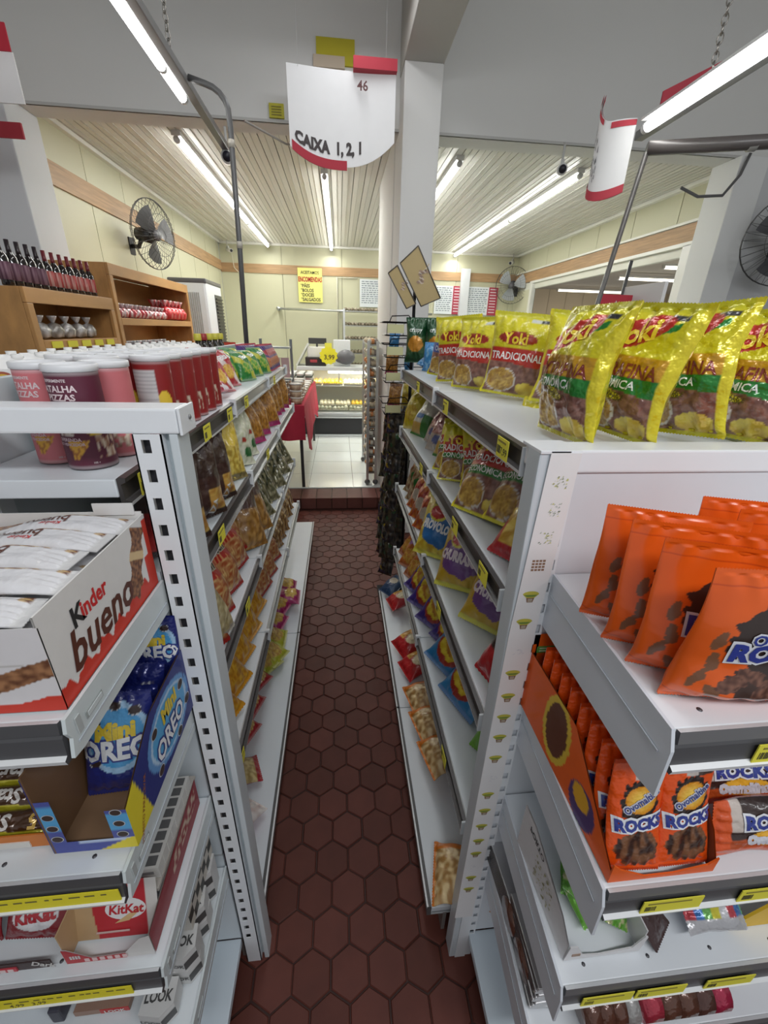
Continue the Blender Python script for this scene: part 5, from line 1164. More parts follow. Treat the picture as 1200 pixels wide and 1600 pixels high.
for i, (x, y, z) in enumerate([(.28, 2.32, 1.52), (.27, 2.30, 1.41), (.36, 2.30, 1.41), (.29, 2.30, 1.24), (.37, 2.32, 1.24)]): put([bl, og, bl, og, yy][i] if i != 2 else bl, (x, y, z), -30, -14, label=['small blue bag in the top wire basket', 'ochre bag in the second wire basket', 'blue bag in the second wire basket', 'ochre bag in the low wire basket', 'yellow bag in the low wire basket'][i], cat='bag', s=.75)
# beer bottles on the far right shelf
t = thing('drinks_shelving', 'shelving of green beer bottles behind the yellow bags at the right edge', 'shelving', (2.2, 2.5, 0)); m = MB(); m.box(-.45, .9, -.15, .2, 1.52, 1.545, (.3, .3, .3)); m.box(-.45, .9, .18, .2, 0, 1.55, (.55, .56, .56)); m.build('shelf', PAINT, t)
m = MB(); m.box(-.47, -.45, -.15, .2, 0, 1.9, (.7, .7, .7)); m.build('side_panel', PAINT, t)
t = thing('beer_bottle', 'x', 'bottle'); m = MB(); m.lathe([(.028, 0), (.030, .005), (.030, .12), (.022, .15), (.013, .18), (.012, .215)], (.01, .07, .02), 14); m.build('body', cmat('green_bottle_glass', (.008, .05, .018), .06, coat=1.0), t)
m = MB(); m.lathe([(.0306, .04), (.0306, .10)], (.02, .14, .04), 14, cfn=lambda a, z: (.60, .62, .60) if .05 < z < .085 else (.02, .14, .04)); m.lathe([(.0135, .195), (.0135, .22)], (.6, .6, .6), 10); m.build('label', PAPER, t)
for i in range(12): put(t, (1.84 + i * .075, 2.40, 1.547), 0, label='green beer bottle behind the yellow bags at the right edge, %s from the left' % ORD[i], cat='bottle', group='green beer bottles at the right edge', s=.95)
t = thing('beer_carton', 'x', 'carton'); m = MB(); m.box(-.05, .05, -.03, .03, 0, .16, (.03, .10, .05), bev=.002); m.text('Hei', lambda u, v: (u, -.031, v), 0, .07, .045, (.75, .77, .75), bold=.03); m.build('box', CARD, t)
m = MB(); m.box(-.012, .012, -.0315, -.030, .10, .15, (.6, .62, .6)); m.build('emblem', CARD, t)
for i in range(2): put(t, (1.84 + i * .115, 2.33, 1.547), 0, label='green beer carton with white lettering, %s of the two' % ['left', 'right'][i], cat='carton', group='green beer cartons', s=.9)
m = MB(); m.box(-.10, .10, -.003, .003, -.09, .09, (.45, .03, .05)); m.poly2([(-.04, -.06), (.0, .06), (.06, -.03), (.02, -.02)], lambda u, v: (u, -.004, v), (.66, .62, .6)); tag(m.build('red_sign', PAPER, None, (1.632, 2.6, 1.76)), 'small red square sign with a white emblem above the yellow bags', 'sign')

# ---- table with red cloth beyond the left gondola
t = thing('folding_table', 'table carrying clear food tubs under a red cloth at the aisle end', 'table', (-.75, 5.0, .12))
m = MB(); m.box(-.45, .40, -.95, 1.1, .80, .825, (.5, .4, .3)); m.build('tabletop', WOOD, t)
for sx in (-.4, .36):
    for sy in (-.9, 1.05): MB().box(sx - .015, sx + .015, sy - .015, sy + .015, 0, .80, (.03, .03, .03)).build('leg', PAINT, t)
m = MB(); CL = (.45, .02, .05)
def drop(u, v):
    y = lerp(-.96, 1.11, u); k = math.sin(u * 19) * .5 + math.sin(u * 43 + 1) * .25; dp = .36 + .08 * math.sin(u * 9) ; dp *= (1 if u > .30 else 1.15)
    return (.405 + .03 * (1 - v) * (1 + k), y, .829 - dp * (1 - v))
m.grid(drop, CL, 60, 8); m.grid(lambda u, v: tuple(Vector(drop(1 - u, v)) - Vector((.003, 0, 0))), CL, 60, 8)
m.grid(lambda u, v: (lerp(-.46, .405, u), lerp(-.96, 1.11, v), .829), CL, 4, 4)
m.grid(lambda u, v: (lerp(-.46, .41, u), -.962 - .02 * (1 - v) * (1 + math.sin(u * 25)), lerp(.50, .829, v)), CL, 40, 6); m.grid(lambda u, v: (lerp(.41, -.46, u), -.960 - .02 * (1 - v) * (1 + math.sin((1 - u) * 25)), lerp(.50, .829, v)), CL, 40, 6)
o = m.build('red_tablecloth', vmat('red_cloth', .8, var=.1, scale=12), None, (-.75, 5.0, .125)); tag(o, 'red tablecloth hanging over the table of food tubs', 'tablecloth')
t = thing('food_tub', 'x', 'tub'); m = MB(); m.lathe([(.05, 0), (.058, .05)], (.50, .38, .28), 16, cfn=lambda a, z: lumps(a * 3, z * 9, (.30, .16, .10), (.66, .52, .36), 5, 1)); m.build('contents', PLAST, t); m = MB(); m.lathe([(.061, .05), (.062, .056), (.058, .062)], (.66, .64, .60), 16); m.build('lid', CLEARPL if 0 else PLAST, t)
k = 0
for j in range(9):
    for i in range(3):
        for h_ in range(3 if j < 3 else 1):
            put(t, (-.42 - i * .14, 4.14 + j * .2, .958 + h_ * .063), 0, label='clear pastry tub, %s from the viewer, %s from the aisle%s' % (ORD[j], ORD[i], ', %s' % ['bottom', 'middle', 'top'][h_] if j < 3 else ''), cat='tub', group='clear food tubs on the red table')
t = thing('white_tub', 'x', 'tub'); m = MB(); m.lathe([(.04, 0), (.046, .06), (.048, .062), (.048, .07), (.03, .074)], (.74, .74, .70), 12); m.build('tub', PLAST, t); m = MB(); m.lathe([(.0445, .02), (.046, .045)], (.1, .12, .1), 12); m.build('label', PAPER, t)
for j in range(5):
    for i in range(4): put(t, (-.40 - i * .11, 5.35 + j * .16, 1.022), 0, label='white lidded tub on the red table, %s from the aisle, row %s' % (ORD[i], ['one', 'two', 'three', 'four', 'five'][j]), cat='tub', group='white lidded tubs on the red table') if j > 1 else put(t, (-.40 - i * .11, 5.95 - j * .13, .958), 0, label='white lidded tub mid-table, %s from the aisle, %s row' % (ORD[i], ['rear', 'front'][j]), cat='tub', group='white lidded tubs on the red table')
t = thing('pink_display_stand', 'small grey metal stand with pink cards on the near end of the red table', 'stand', (-.60, 4.32, .945))
for x in (-.14, .14): MB().box(x - .012, x + .012, -.012, .012, 0, .58, (.30, .32, .33)).build('post', METAL, t)
for z in (.22, .50): MB().box(-.14, .14, -.14, .012, z, z + .015, (.55, .57, .58)).build('shelf', METAL, t)
for k in range(3): m = MB(); m.box(-.12 + k * .085, -.045 + k * .085, -.1, -.09, .24, .42, (.62, .42, .42)); m.poly2([(-.105 + k * .085, .28), (-.06 + k * .085, .28), (-.06 + k * .085, .36), (-.105 + k * .085, .36)], lambda u, v: (u, -.101, v), (.66, .56, .55)); m.build('pink_card', CARD, t)
# ================================================================ LEFT END UNIT GOODS
# chocolate-bar display box (top shelf)
KX, KY0, KY1, KZ, KH = -.290, .345, .586, 1.248, .118
t = thing('chocolate_bar_box', 'white and red cardboard box of chocolate bars reading Kinder bueno, left top shelf', 'box', (KX, KY0, KZ))
def wave(u): return .020 + .006 * math.sin(u * 40) + .003 * math.sin(u * 97 + 1) + .022 * max(0, u - .75) * 2
KL = KY1 - KY0; WH = (.74, .73, .71); RD = (.60, .035, .015); CH = (.12, .035, .015)
def kside(u, v):
    z = v * KH; y = u * KL
    if z < wave(u) or (u > .95 - .05 * (v < .5) and v < .95): return RD
    # bars breaking on the right
    d = (u - .80) * math.cos(.5) * KL - (v - .52) * KH * math.sin(.42); e_ = (u - .80) * KL * math.sin(.42) + (v - .52) * KH * math.cos(.42)
    if abs(d) < .0165 + .003 * math.sin(e_ * 150) and abs(e_) < .052:
        if abs(e_ - .012) < .006: return (.70, .52, .28)
        return mixc((.10, .03, .012), (.34, .15, .06), max(0, min(1, .5 + 1.5 * nz(y * 200, z * 200))))
    return WH
m = MB(); m.grid(lambda u, v: (0, u * KL, v * KH), kside, 150, 80, smooth=False); m.grid(lambda u, v: (-.002, (1 - u) * KL, v * KH), (.66, .65, .62), 2, 2, smooth=False)
m.add([(0, 0, KH), (0, KL, KH), (-.002, KL, KH), (-.002, 0, KH)], [(0, 1, 2, 3)], WH)
P = lambda u, v: (.0006, u, v)
m.text('K', P, .055, .080, .034, (.02, .02, .02), bold=.03); m.text('inder', P, .088, .080, .030, (.60, .02, .02), bold=.03, sx=.85)
m.text('bueno', P, .096, .046, .066, (.10, .025, .012), bold=.02, shear=.25, sx=.85)
m.build('side_panel', CARD, t)
def kfront(u, v):
    x = u * .34; z = v * (KH - .012)
    if z < .016 + .005 * math.sin(x * 60): return RD
    if abs(z - .040 - .35 * (x - .29)) < .011 and x > .20: return mixc((.12, .04, .015), (.38, .18, .08), max(0, min(1, .5 + 1.5 * nz(x * 120, z * 160))))
    if abs(z - .062) < .0012 and .03 < x < .315: return (.5, .48, .46)
    return (.70, .68, .69)
m = MB(); m.grid(lambda u, v: (-.34 + u * .34, 0, v * (KH - .012)), kfront, 120, 50, smooth=False); m.box(-.34, 0, .0005, .002, 0, KH - .013, WH); m.build('front_panel', CARD, t)
m = MB(); m.box(-.34, -.002, .003, KL, 0, .003, WH); m.box(-.34, -.002, KL - .002, KL, .003, KH + .004, WH); m.box(-.30, -.20, KL - .004, KL - .002, KH, KH + .022, (.72, .71, .70)); m.box(-.065, -.01, KL - .004, KL - .002, KH, KH + .018, (.72, .71, .70)); m.build('rear_flap', CARD, t)
def paint_bar(u, v):
    # v along the bar, u across it
    if v < .05 or v > .95: return (.68, .68, .68)
    if v > .66 and u > .45 - .5 * (v - .66): return mixc((.16, .05, .02), (.42, .22, .08), max(0, min(1, .5 + nz(u * 12, v * 30) * 2))) if v < .86 else ((.50, .03, .03) if v < .92 else (.70, .70, .70))
    if u > .74 and v < .66 and nz(v * 12, u * 4) > -.1: return mixc((.20, .07, .03), (.62, .45, .22), max(0, min(1, .5 + nz(u * 14, v * 30) * 2)))
    if u < .24 and .70 < v < .92: return (.62, .62, .62) if int(v * 130) % 2 else (.35, .35, .36)
    return (.72, .72, .74)
wb_ = bag('chocolate_bar', .046, .215, .020, paint_bar, [('bueno', .52, .50, .026, (.11, .03, .015), .01, PI / 2, .9), ('Kinder', .28, .45, .010, (.55, .03, .03), .02, PI / 2)], back=lambda u, v: (.7, .7, .72), nu=26, nv=90, seed=101, wr=1.5, waist=.02)
for lay in range(2):
    for i in range(5):
        o = put(wb_, (KX - .012 - .02 * ((i * 7) % 3) * .5, KY0 + .026 + i * .047, KZ + .085 + lay * .024 - (.006 if i == 0 else 0)), 0, -90, label='white wrapped chocolate bar in the big white box, %s from the front, %s layer' % (ORD[i], ['under', 'top'][lay]), cat='chocolate bar', group='white chocolate bars in the big white box')
        # long axis from right to left, print up
        o.matrix_local = Matrix.Translation((KX - .006 - .01 * ((i * 5 + lay) % 3), KY0 + .026 + i * .0465, KZ + .086 + lay * .023 - (.004 if i == 0 else 0))) @ Matrix.Rotation(math.radians(rnd.uniform(-5, 5)), 4, 'Z') @ Matrix(((0, 0, -1, 0), (1, 0, 0, 0), (0, -1, 0, 0), (0, 0, 0, 1)))
for i in range(5):
    o = put(wb_, (0, 0, 0), label='white chocolate bar in the left half of the white box, %s from the front' % ORD[i], cat='chocolate bar', group='white chocolate bars in the big white box')
    o.matrix_local = Matrix.Translation((KX - .222, KY0 + .03 + i * .046, KZ + .108)) @ Matrix.Rotation(math.radians(rnd.uniform(-6, 6)), 4, 'Z') @ Matrix(((0, 0, -1, 0), (1, 0, 0, 0), (0, -1, 0, 0), (0, 0, 0, 1)))

# mini biscuit display box (second shelf)
OX0, OX1, OY0, OY1, OZ = -.380, -.2785, .358, .586, .980
NAVY = (.020, .030, .19); SKY = (.10, .38, .68); YLW = (.74, .62, .03); KRAFT = (.16, .085, .040)
t = thing('biscuit_display_box', 'open blue and yellow cardboard box of mini biscuit pouches on the left unit', 'box', (0, 0, 0))
def cookie(m, P, u, v, r, e=.0):
    for rr, c in ((r, (.60, .62, .66)), (r * .86, (.05, .03, .025))):
        m.poly2([(u + rr * math.cos(a * PI / 8), v + rr * .82 * math.sin(a * PI / 8)) for a in range(16)], lambda a, b, rr=rr: P(a, b, e + (.0006 if rr < r else .0003)), c)
def oside(u, v):
    y = u * (OY1 - OY0); z = v * .132
    if y < .050 - z * .25: return YLW
    q = ell(y, z, .145, .064, .080, .056)
    if q < .62: return SKY
    if q < .75: return (.45, .62, .80)
    if q < 1: return (.12, .30, .60)
    return NAVY
m = MB()
def OS(u, v, e=0.0):
    y = OY0 + u * (OY1 - OY0); top = .132 if u > .42 else .078 + .054 * (u / .42); return (OX1 + e, y, OZ + v * top)
def oc(u, v):
    top = .132 if u > .42 else .078 + .054 * (u / .42); return oside(u, v * top / .132)
m.grid(OS, oc, 80, 50, smooth=False); m.grid(lambda u, v: OS(1 - u, v, -.002), KRAFT, 10, 2, smooth=False)
P = lambda y, z, e=.0008: (OX1 + e, OY0 + y, OZ + z)
m.text('Mini', P, .150, .090, .036, (.74, .55, .04), bold=.05, sx=.9); m.text('OREO', P, .140, .050, .046, (.03, .05, .25), bold=.09, sx=.8, ); m.text('OREO', lambda y, z: P(y, z, .0012), .140, .050, .046, (.78, .80, .82), bold=.03, sx=.8)
for (a, b, r) in ((.095, .092, .010), (.197, .085, .011), (.210, .040, .011), (.090, .022, .010), (.165, .014, .010)): cookie(m, lambda y, z, e: (OX1 + e + .0004, OY0 + y, OZ + z), a, b, r)
m.text('PERFEITO PARA LEVAR', P, .030, .030, .009, (.35, .12, .03), rot=1.1, bold=.01)
m.build('right_panel', CARD, t)
m = MB(); fl = lambda u, v, e=0.0: (lerp(OX0, OX1, u), OY0 - e, OZ + v * .022)
m.grid(lambda u, v: fl(u, v), lambda u, v: YLW if u > .55 + .4 * v else ((.5, .6, .8) if v > .7 and u > .3 else (.06, .08, .34)), 30, 6, smooth=False)
for (a, b, w_) in ((OX0, OX0 + .018, 1), (OX1 - .026, OX1, 1)):
    m.grid(lambda u, v, a=a, b=b: (lerp(a, b, u), OY0, OZ + .022 + v * (.056 if a > -.35 else .082)), lambda u, v: SKY if .3 < v < .85 else (.08, .10, .36), 6, 12, smooth=False)
    for k in range(3): cookie(m, lambda x, z, e: (x, OY0 - e - .0002, OZ + z), (a + b) / 2, .030 + k * .022, .0075)
m.build('front_lip', CARD, t)
m = MB(); m.box(OX0 - .002, OX0, OY0, OY1, OZ, OZ + .150, KRAFT); m.box(OX0 - .0032, OX0 - .002, OY0, OY1, OZ, OZ + .146, NAVY); m.build('left_panel', CARD, t)
m = MB(); m.box(OX0, OX1 - .003, OY0 + .001, OY1, OZ, OZ + .002, (.22, .13, .07)); m.build('bottom_panel', CARD, t)
def paint_oreo(u, v):
    if v > .93 or v < .04: return NAVY
    if v > .80 and u < .25: return YLW
    q = ell(u, v, .52, .60, .46, .34)
    for (a, b) in ((.22, .76), (.78, .84), (.20, .38), (.5, .90), (.85, .55)):
        d = ell(u, v, a, b, .10, .050)
        if d < .75: return (.05, .03, .03)
        if d < 1: return (.6, .62, .66)
    if q < .7: return SKY
    if q < 1: return (.40, .60, .80)
    return NAVY
op_ = bag('mini_biscuit_pouch', .085, .135, .030, paint_oreo, [('Mini', .5, .68, .028, (.74, .55, .04), .06), ('OREO', .5, .50, .036, (.03, .05, .25), .11, 0, .85, .0008), ('OREO', .5, .50, .036, (.78, .80, .82), .04, 0, .85, .0013)], back=lambda u, v: NAVY if not (.25 < u < .5 and .62 < v < .8) else ((.7, .7, .72) if int(u * 90) % 2 else (.1, .1, .2)), nu=50, nv=64, seed=102, wr=1.1, waist=.02)
MPG = 'mini biscuit pouches'
put(op_, (-.328, .436, .986), 4, -16, label='light blue mini biscuit pouch standing at the front of its display box', cat='pouch', group=MPG, s=1.12)
nvp = bag('navy_biscuit_pouch', .085, .105, .026, lambda u, v: NAVY if not (.62 < u < .86 and .55 < v < .75) else ((.66, .68, .7) if int(u * 80) % 2 else (.1, .1, .2)), [('.,:', .35, .6, .03, (.3, .35, .55), .0)], seed=103, nu=30, nv=34, wr=1.5, mat=FOIL)
for i, (y, z, rx) in enumerate([(.475, 1.01, -22), (.505, 1.025, -24), (.535, 1.03, -26), (.56, 1.035, -20)]): put(nvp, (-.330, y, z), 3, rx, label='navy biscuit pouch behind the light blue one, %s in the display box' % ORD[i], cat='pouch', group=MPG)
put(op_, (-.316, .578, 1.062), -4, -4, label='light blue biscuit pouch standing highest at the rear of the display box', cat='pouch', group=MPG, s=.9)

# wafer bars in the orange tray
t = thing('bar_display_tray', 'orange cardboard tray of brown and gold wrapped bars left of the blue box', 'tray', (0, 0, 0))
OR = (.58, .17, .02)
m = MB(); m.box(-.66, -.395, .372, .374, .975, 1.000, OR); m.box(-.66, -.42, .3705, .372, .977, .988, (.68, .66, .62)); m.build('front_lip', CARD, t)
m = MB(); m.prism([(.372, .975), (.585, .975), (.585, 1.07), (.47, 1.05), (.40, 1.03), (.372, 1.005)], 'x', -.397, -.394, OR); m.build('right_panel', CARD, t)
m = MB(); m.prism([(.372, .975), (.585, .975), (.585, 1.09), (.372, 1.03)], 'x', -.530, -.527, (.30, .17, .04)); m.build('divider', CARD, t)
sb = bag('wafer_bar', .032, .135, .018, lambda u, v: (.50, .46, .04) if u < .16 or v < .05 or v > .95 else ((.62, .55, .05) if .02 < u < .24 and v > .4 else (.10, .045, .02)), [('Star', .55, .55, .026, (.74, .70, .66), .03, PI / 2, 1.0), ('5', .50, .18, .026, (.7, .45, .1), .03, PI / 2, 1.0)], nu=20, nv=54, seed=104, wr=1.5, mat=FOIL, waist=.02)
BM = Matrix(((0, 0, -1, 0), (1, 0, 0, 0), (0, -1, 0, 0), (0, 0, 0, 1)))   # long axis to the left, print up
FM = Matrix(((0, 0, 1, 0), (1, 0, 0, 0), (0, 1, 0, 0), (0, 0, 0, 1)))
def layflat(proto, x, y, z, rz=0, tilt=0, **k):
    """bar lying with its length along X, reading left to right, print facing up and forward"""
    o = put(proto, (0, 0, 0), **k)
    o.matrix_local = Matrix.Translation((x, y, z)) @ Matrix.Rotation(math.radians(rz), 4, 'Z') @ Matrix.Rotation(math.radians(tilt), 4, 'X') @ Matrix(((0, 0, -1, 0), (1, 0, 0, 0), (0, -1, 0, 0), (0, 0, 0, 1)))
    return o
for i in range(7):
    layflat(sb, -.402, .395 + i * .028, .993 + i * .0105, 2 - i, 30, label='brown wrapped wafer bar in the orange tray, %s from the front' % ORD[i], cat='wafer bar', group='wafer bars in the orange tray')
yb_ = bag('yellow_wafer_bar', .036, .10, .020, lambda u, v: (.56, .46, .03) if nz(u * 5, v * 8) > -.15 else (.14, .08, .03), nu=14, nv=30, seed=105, mat=FOIL, wr=1.6)
for i in range(5): layflat(yb_, -.545, .44 + i * .03, 1.01 + i * .012, -8, 25, label='gold wrapped bar left of the cardboard divider, %s from the front' % ORD[i], cat='wafer bar', group='gold bars left of the divider')

# third shelf: red wafer boxes
DR = (.26, .012, .022); RDK = (.46, .02, .03)
def kitkat_logo(m, P, u, v, s):
    m.poly2([(u + s * 1.0 * math.cos(a * PI / 12), v + s * .62 * math.sin(a * PI / 12)) for a in range(24)], lambda a, b: P(a, b, .0004), (.74, .73, .73))
    m.text('KitKat', lambda a, b: P(a, b, .0008), u, v - .0, s * .72, (.48, .02, .03), bold=.03, shear=.15, sx=.9)
t = thing('wafer_display_box', 'red and white open wafer box, the right one on the third left shelf', 'box', (0, 0, 0))
m = MB(); m.grid(lambda u, v: (-.43 + .125 * u, .375 + .028 * v, .716 + .10 * v), lambda u, v: (.50, .34, .18) if u < .26 - .1 * v else (RDK if not (u > .85) else (.6, .58, .55)), 60, 30, smooth=False)
kitkat_logo(m, lambda a, b, e: (-.43 + a, .375 + .028 * b / .10 - e, .716 + b), .076, .050, .031)
m.box(-.40, -.35, .3760, .3775, .728, .7305, (.6, .45, .42)); m.add([(-.372, .3815, .742), (-.345, .387, .760), (-.325, .389, .768), (-.350, .3825, .745)], [(0, 1, 2, 3)], (.62, .42, .2)); m.build('inner_card', CARD, t)
m = MB(); m.box(-.4318, -.430, .352, .47, .715, .79, (.50, .34, .18)); m.build('left_panel', CARD, t)
m = MB()
def rp(u, v): return (-.303, .352 + u * .225, .715 + v * lerp(.055, .075, u))
m.grid(rp, lambda u, v: (.55, .40, .30) if (.4 < u < .95 and .35 < v < .85 and nz(u * 22, v * 7, 3) > .0) else DR, 70, 20, smooth=False); m.grid(lambda u, v: tuple(Vector(rp(1 - u, v)) - Vector((.002, 0, 0))), (.6, .56, .5), 4, 2)
m.build('right_panel', CARD, t)
m = MB(); Q = lambda a, b, e=0.0: (a, .350 - e, .715 + b)
m.poly2([(-.432, 0), (-.303, 0), (-.303, .055), (-.318, .050), (-.345, .014), (-.395, .012), (-.425, .040), (-.432, .042)], Q, (.62, .60, .58)); m.poly2([(-.432, 0), (-.345, 0), (-.345, .013), (-.395, .011), (-.425, .038), (-.432, .040)], lambda a, b: Q(a, b, .0005), RDK)
for k in range(6): m.box(-.405 + k * .011, -.398 + k * .011, .3488, .3494, .718, .726, (.70, .5, .5))
for k in range(4): m.box(-.424 + k * .004, -.4215 + k * .004, .3488, .3494, .728, .736, (.6, .6, .6))
m.build('front_lip', CARD, t)
kk2 = bag('wafer_pack', .105, .085, .022, lambda u, v: (.70, .69, .70) if ell(u, v, .48, .5, .36, .30, .15) < 1 else (.26, .01, .02), [('KitKat', .48, .49, .026, (.40, .015, .025), .05, .12, .95)], seed=107, nu=50, nv=44, wr=1.1)
for i, (x, y, z, rx) in enumerate([(-.492, .385, .718, -30), (-.480, .44, .735, -30), (-.60, .39, .718, -30), (-.59, .45, .735, -30)]): put(kk2, (x, y, z), -3, rx, label='dark red wafer pack with a white oval on the third shelf, %s' % ['front right', 'rear right', 'front left', 'rear left'][i], cat='wafer pack', group='dark red wafer packs on the third shelf')
m = MB(); m.box(-.70, -.452, .3485, .3505, .716, .735, (.05, .03, .03)); m.box(-.70, -.50, .347, .3485, .717, .727, (.52, .05, .07))
for k in range(9): m.box(-.60 + k * .011, -.5925 + k * .011, .3462, .347, .719, .725, (.74, .6, .6))
m.text('Dark', lambda u, v: (u, .3478, v), -.462, .727, .016, (.6, .58, .56), bold=.03, rot=-.4); tag(m.build('wafer_tray', CARD), 'low black and red tray edge in front of the dark red wafer packs', 'tray')
# wafer cubes in white printed cartons behind
hexc = thing('wafer_cube', 'x', 'box')
m = MB(); hx = [(.028 * math.cos(a), .028 * math.sin(a)) for a in (PI / 4 + k * PI / 2 for k in range(4))]
hx = [(-.026, -.020), (.010, -.026), (.028, -.010), (.026, .022), (-.024, .024)]
m.prism(hx, 'z', 0, .046, (.62, .62, .61))
m.text('LOOK', lambda u, v: (u, v, .0464), 0, 0, .020, (.06, .06, .06), bold=.03, sx=.8)
m.text('LOOK', lambda u, v: (-.026 + (u + .018) , -.0205 - (u + .018) * .167 - .0006, v), 0, .022, .013, (.08, .08, .08), bold=.03)
m.quad((.0104, -.0262, .008), (.0284, -.0102, .008), (.0284, -.0102, .030), (.0104, -.0262, .030), (.07, .07, .07)); hexc_b = m.build('carton', CARD, hexc)
for i, (x, y, z, rz) in enumerate([(-.345, .372, .458, 0), (-.318, .425, .458, 8), (-.318, .425, .506, 4), (-.320, .485, .458, 0), (-.320, .485, .506, 5), (-.322, .545, .458, 0), (-.322, .545, .506, 0)]):
    put(hexc, (x, y, z), rz, label='small white carton with black LOOK lettering, ' + ['nearest the viewer', 'second from the viewer, under', 'second from the viewer, on top', 'third from the viewer, under', 'third from the viewer, on top', 'farthest, under', 'farthest, on top'][i], cat='carton', group='white LOOK cartons', s=1.05)
m = MB()
for i in range(7):
    for j in range(3): m.box(-.300, -.2985, .44 + i * .019, .459 + i * .019, .555 + j * .024, .579 + j * .024, (.04, .04, .035) if (i + j) % 2 else (.56, .53, .47))
m.box(-.315, -.300, .44, .573, .555, .627, (.5, .48, .44)); tag(m.build('chequered_box', CARD), 'small box with a black and white chequered side on the fourth left shelf', 'box')
m = MB(); m.box(-.36, -.305, .50, .58, .458, .556, (.5, .5, .48)); tag(m.build('grey_carton', CARD), 'plain grey carton under the chequered box', 'carton')
m = MB(); m.box(-.50, -.405, .375, .45, .458, .474, (.30, .18, .13)); m.box(-.455, -.405, .3742, .375, .459, .473, (.50, .03, .03)); m.text('LOOK', lambda u, v: (u, .3735, v), -.43, .466, .013, (.75, .72, .7), bold=.03); tag(m.build('biscuit_carton', CARD), 'flat red and brown carton left of the nearest white LOOK carton', 'carton')
sil = bag('blue_silver_bag', .12, .12, .035, lambda u, v: (.50, .56, .60) if nz(u * 3, v * 3, 2) > 0.05 else (.02, .06, .34), seed=108, mat=FOIL, wr=1.8, nu=34, nv=34)
put(sil, (-.60, .40, .46), 0, -50, label='shiny blue and silver bag at the lower left corner', cat='bag')
m = MB(); m.box(-.535, -.515, .37, .57, .458, .50, (.05, .05, .07), bev=.003); tag(m.build('dark_box', CARD), 'narrow dark box standing on edge beside the blue and silver bag', 'box')
bw = bag('blue_wrapper', .06, .09, .02, lambda u, v: (.02, .05, .30), seed=109, mat=FOIL, wr=1.6)
put(bw, (-.56, .46, .47), 10, -60, label='deep blue wrapper between the silver bag and the narrow dark box', cat='wrapper')
# print cards seen between brackets
t = thing('white_printed_box', 'x', 'box'); m = MB(); m.box(-.022, .022, -.012, .012, 0, .030, (.64, .63, .60)); m.box(-.012, .012, -.0125, -.012, .012, .020, (.25, .25, .25)); m.box(-.016, .016, -.008, .008, .0301, .0305, (.12, .12, .12)); m.build('carton', CARD, t)
for i in range(8): put(t, (-.325, .425 + i * .0185, .790), 2, label='small white box with black print above the red wafer box, %s from the viewer' % ORD[i], cat='box', group='small white printed boxes on the third left shelf', s=.9)
COLbase = None
m = MB(); m.box(-.350, -.304, .40, .585, .782, .789, (.45, .42, .38)); tag(m.build('cardboard_layer', CARD), 'thin cardboard sheet under the row of small white printed boxes', 'sheet')

# ================================================================ RIGHT END UNIT GOODS
ORG = (.80, .115, .006)
def splat(u, v, cu, cv, ru, rv, sd):
    a = math.atan2((v - cv) / rv, (u - cu) / ru); return ell(u, v, cu, cv, ru, rv) - .30 * abs(math.sin(a * 9 + sd)) * (.6 + nz(a * 3, sd)) - .2 * nz(u * 14, v * 14, sd)
def paint_ovo(u, v):
    if abs(v - .905) < .004 or abs(v - .88) < .003: return (.55, .06, .005)
    if .62 < u < .97 and .845 < v < .870: return (.70, .68, .64) if u < .76 else (.05, .04, .04)
    q = ell(u, v, .66, .67, .22, .13)
    if q < 1: return mixc((.90, .72, .22), (.76, .30, .01), min(1, q * 1.1))
    if splat(u, v, .58, .60, .40, .30, 1) < .72: return (.035, .020, .016)
    for i in range(26):
        r = i * 2.399; cu = .58 + .32 * math.cos(r) * (.3 + (i % 7) / 8); cv = .25 + .13 * math.sin(r) * (.3 + (i % 5) / 5)
        d = ell(u, v, cu, cv, .080, .045, r) + .5 * nz(u * 22, v * 22, i)
        if d < .8: return mixc((.075, .025, .015), (.25, .11, .07), max(0, min(1, .4 + nz(u * 30, v * 30, i))))
    if splat(u, v, .60, .24, .36, .17, 4) < .55: return (.05, .022, .015)
    for (a, b) in ((.16, .55), (.18, .38), (.12, .24), (.24, .14), (.92, .42)):
        if ell(u, v, a, b, .075, .038, a * 9) + .9 * nz(u * 16, v * 16, a * 7) < 1: return (.20, .085, .04)
    if v < .085 and abs(v - .075 + .03 * math.cos((u - .5) * 3)) < .004: return (.5, .05, .01)
    return mixc(ORG, (.66, .085, .006), max(0, nz(u * 3, v * 3, 6)))
def ovo_text(s=1.0, white=True):
    k = (.74, .76, .82); nv2 = (.03, .05, .30)
    return [('Ovomaltine', .58, .655, .0190 * s, (.76, .78, .84), .11, .38, .85, .0008), ('Ovomaltine', .58, .655, .0190 * s, nv2, .02, .38, .85, .0014),
            ('ROCKS', .56, .485, .031 * s, (.78, .80, .84), .14, .03, .95, .0010), ('ROCKS', .56, .485, .031 * s, nv2, .05, .03, .95, .0017)]
ov = bag('chocolate_pouch', .150, .165, .038, paint_ovo, ovo_text(), back=lambda u, v: ORG, nu=96, nv=120, seed=111, kind='pouch', seal=.03, wr=1.0, waist=.03, bulge=1.0, mat=vmat('matt_pouch_film', .34, coat=.55, bump=.16, scale=22, var=.05, crough=.18))
ov2 = bag('chocolate_pouch', .150, .165, .034, paint_ovo, ovo_text(), back=lambda u, v: ORG, nu=96, nv=120, seed=113, kind='pouch', seal=.03, wr=1.3, waist=.03, bulge=1.4, mat=MATS['matt_pouch_film'])
OG = 'orange chocolate pouches on the right end unit'
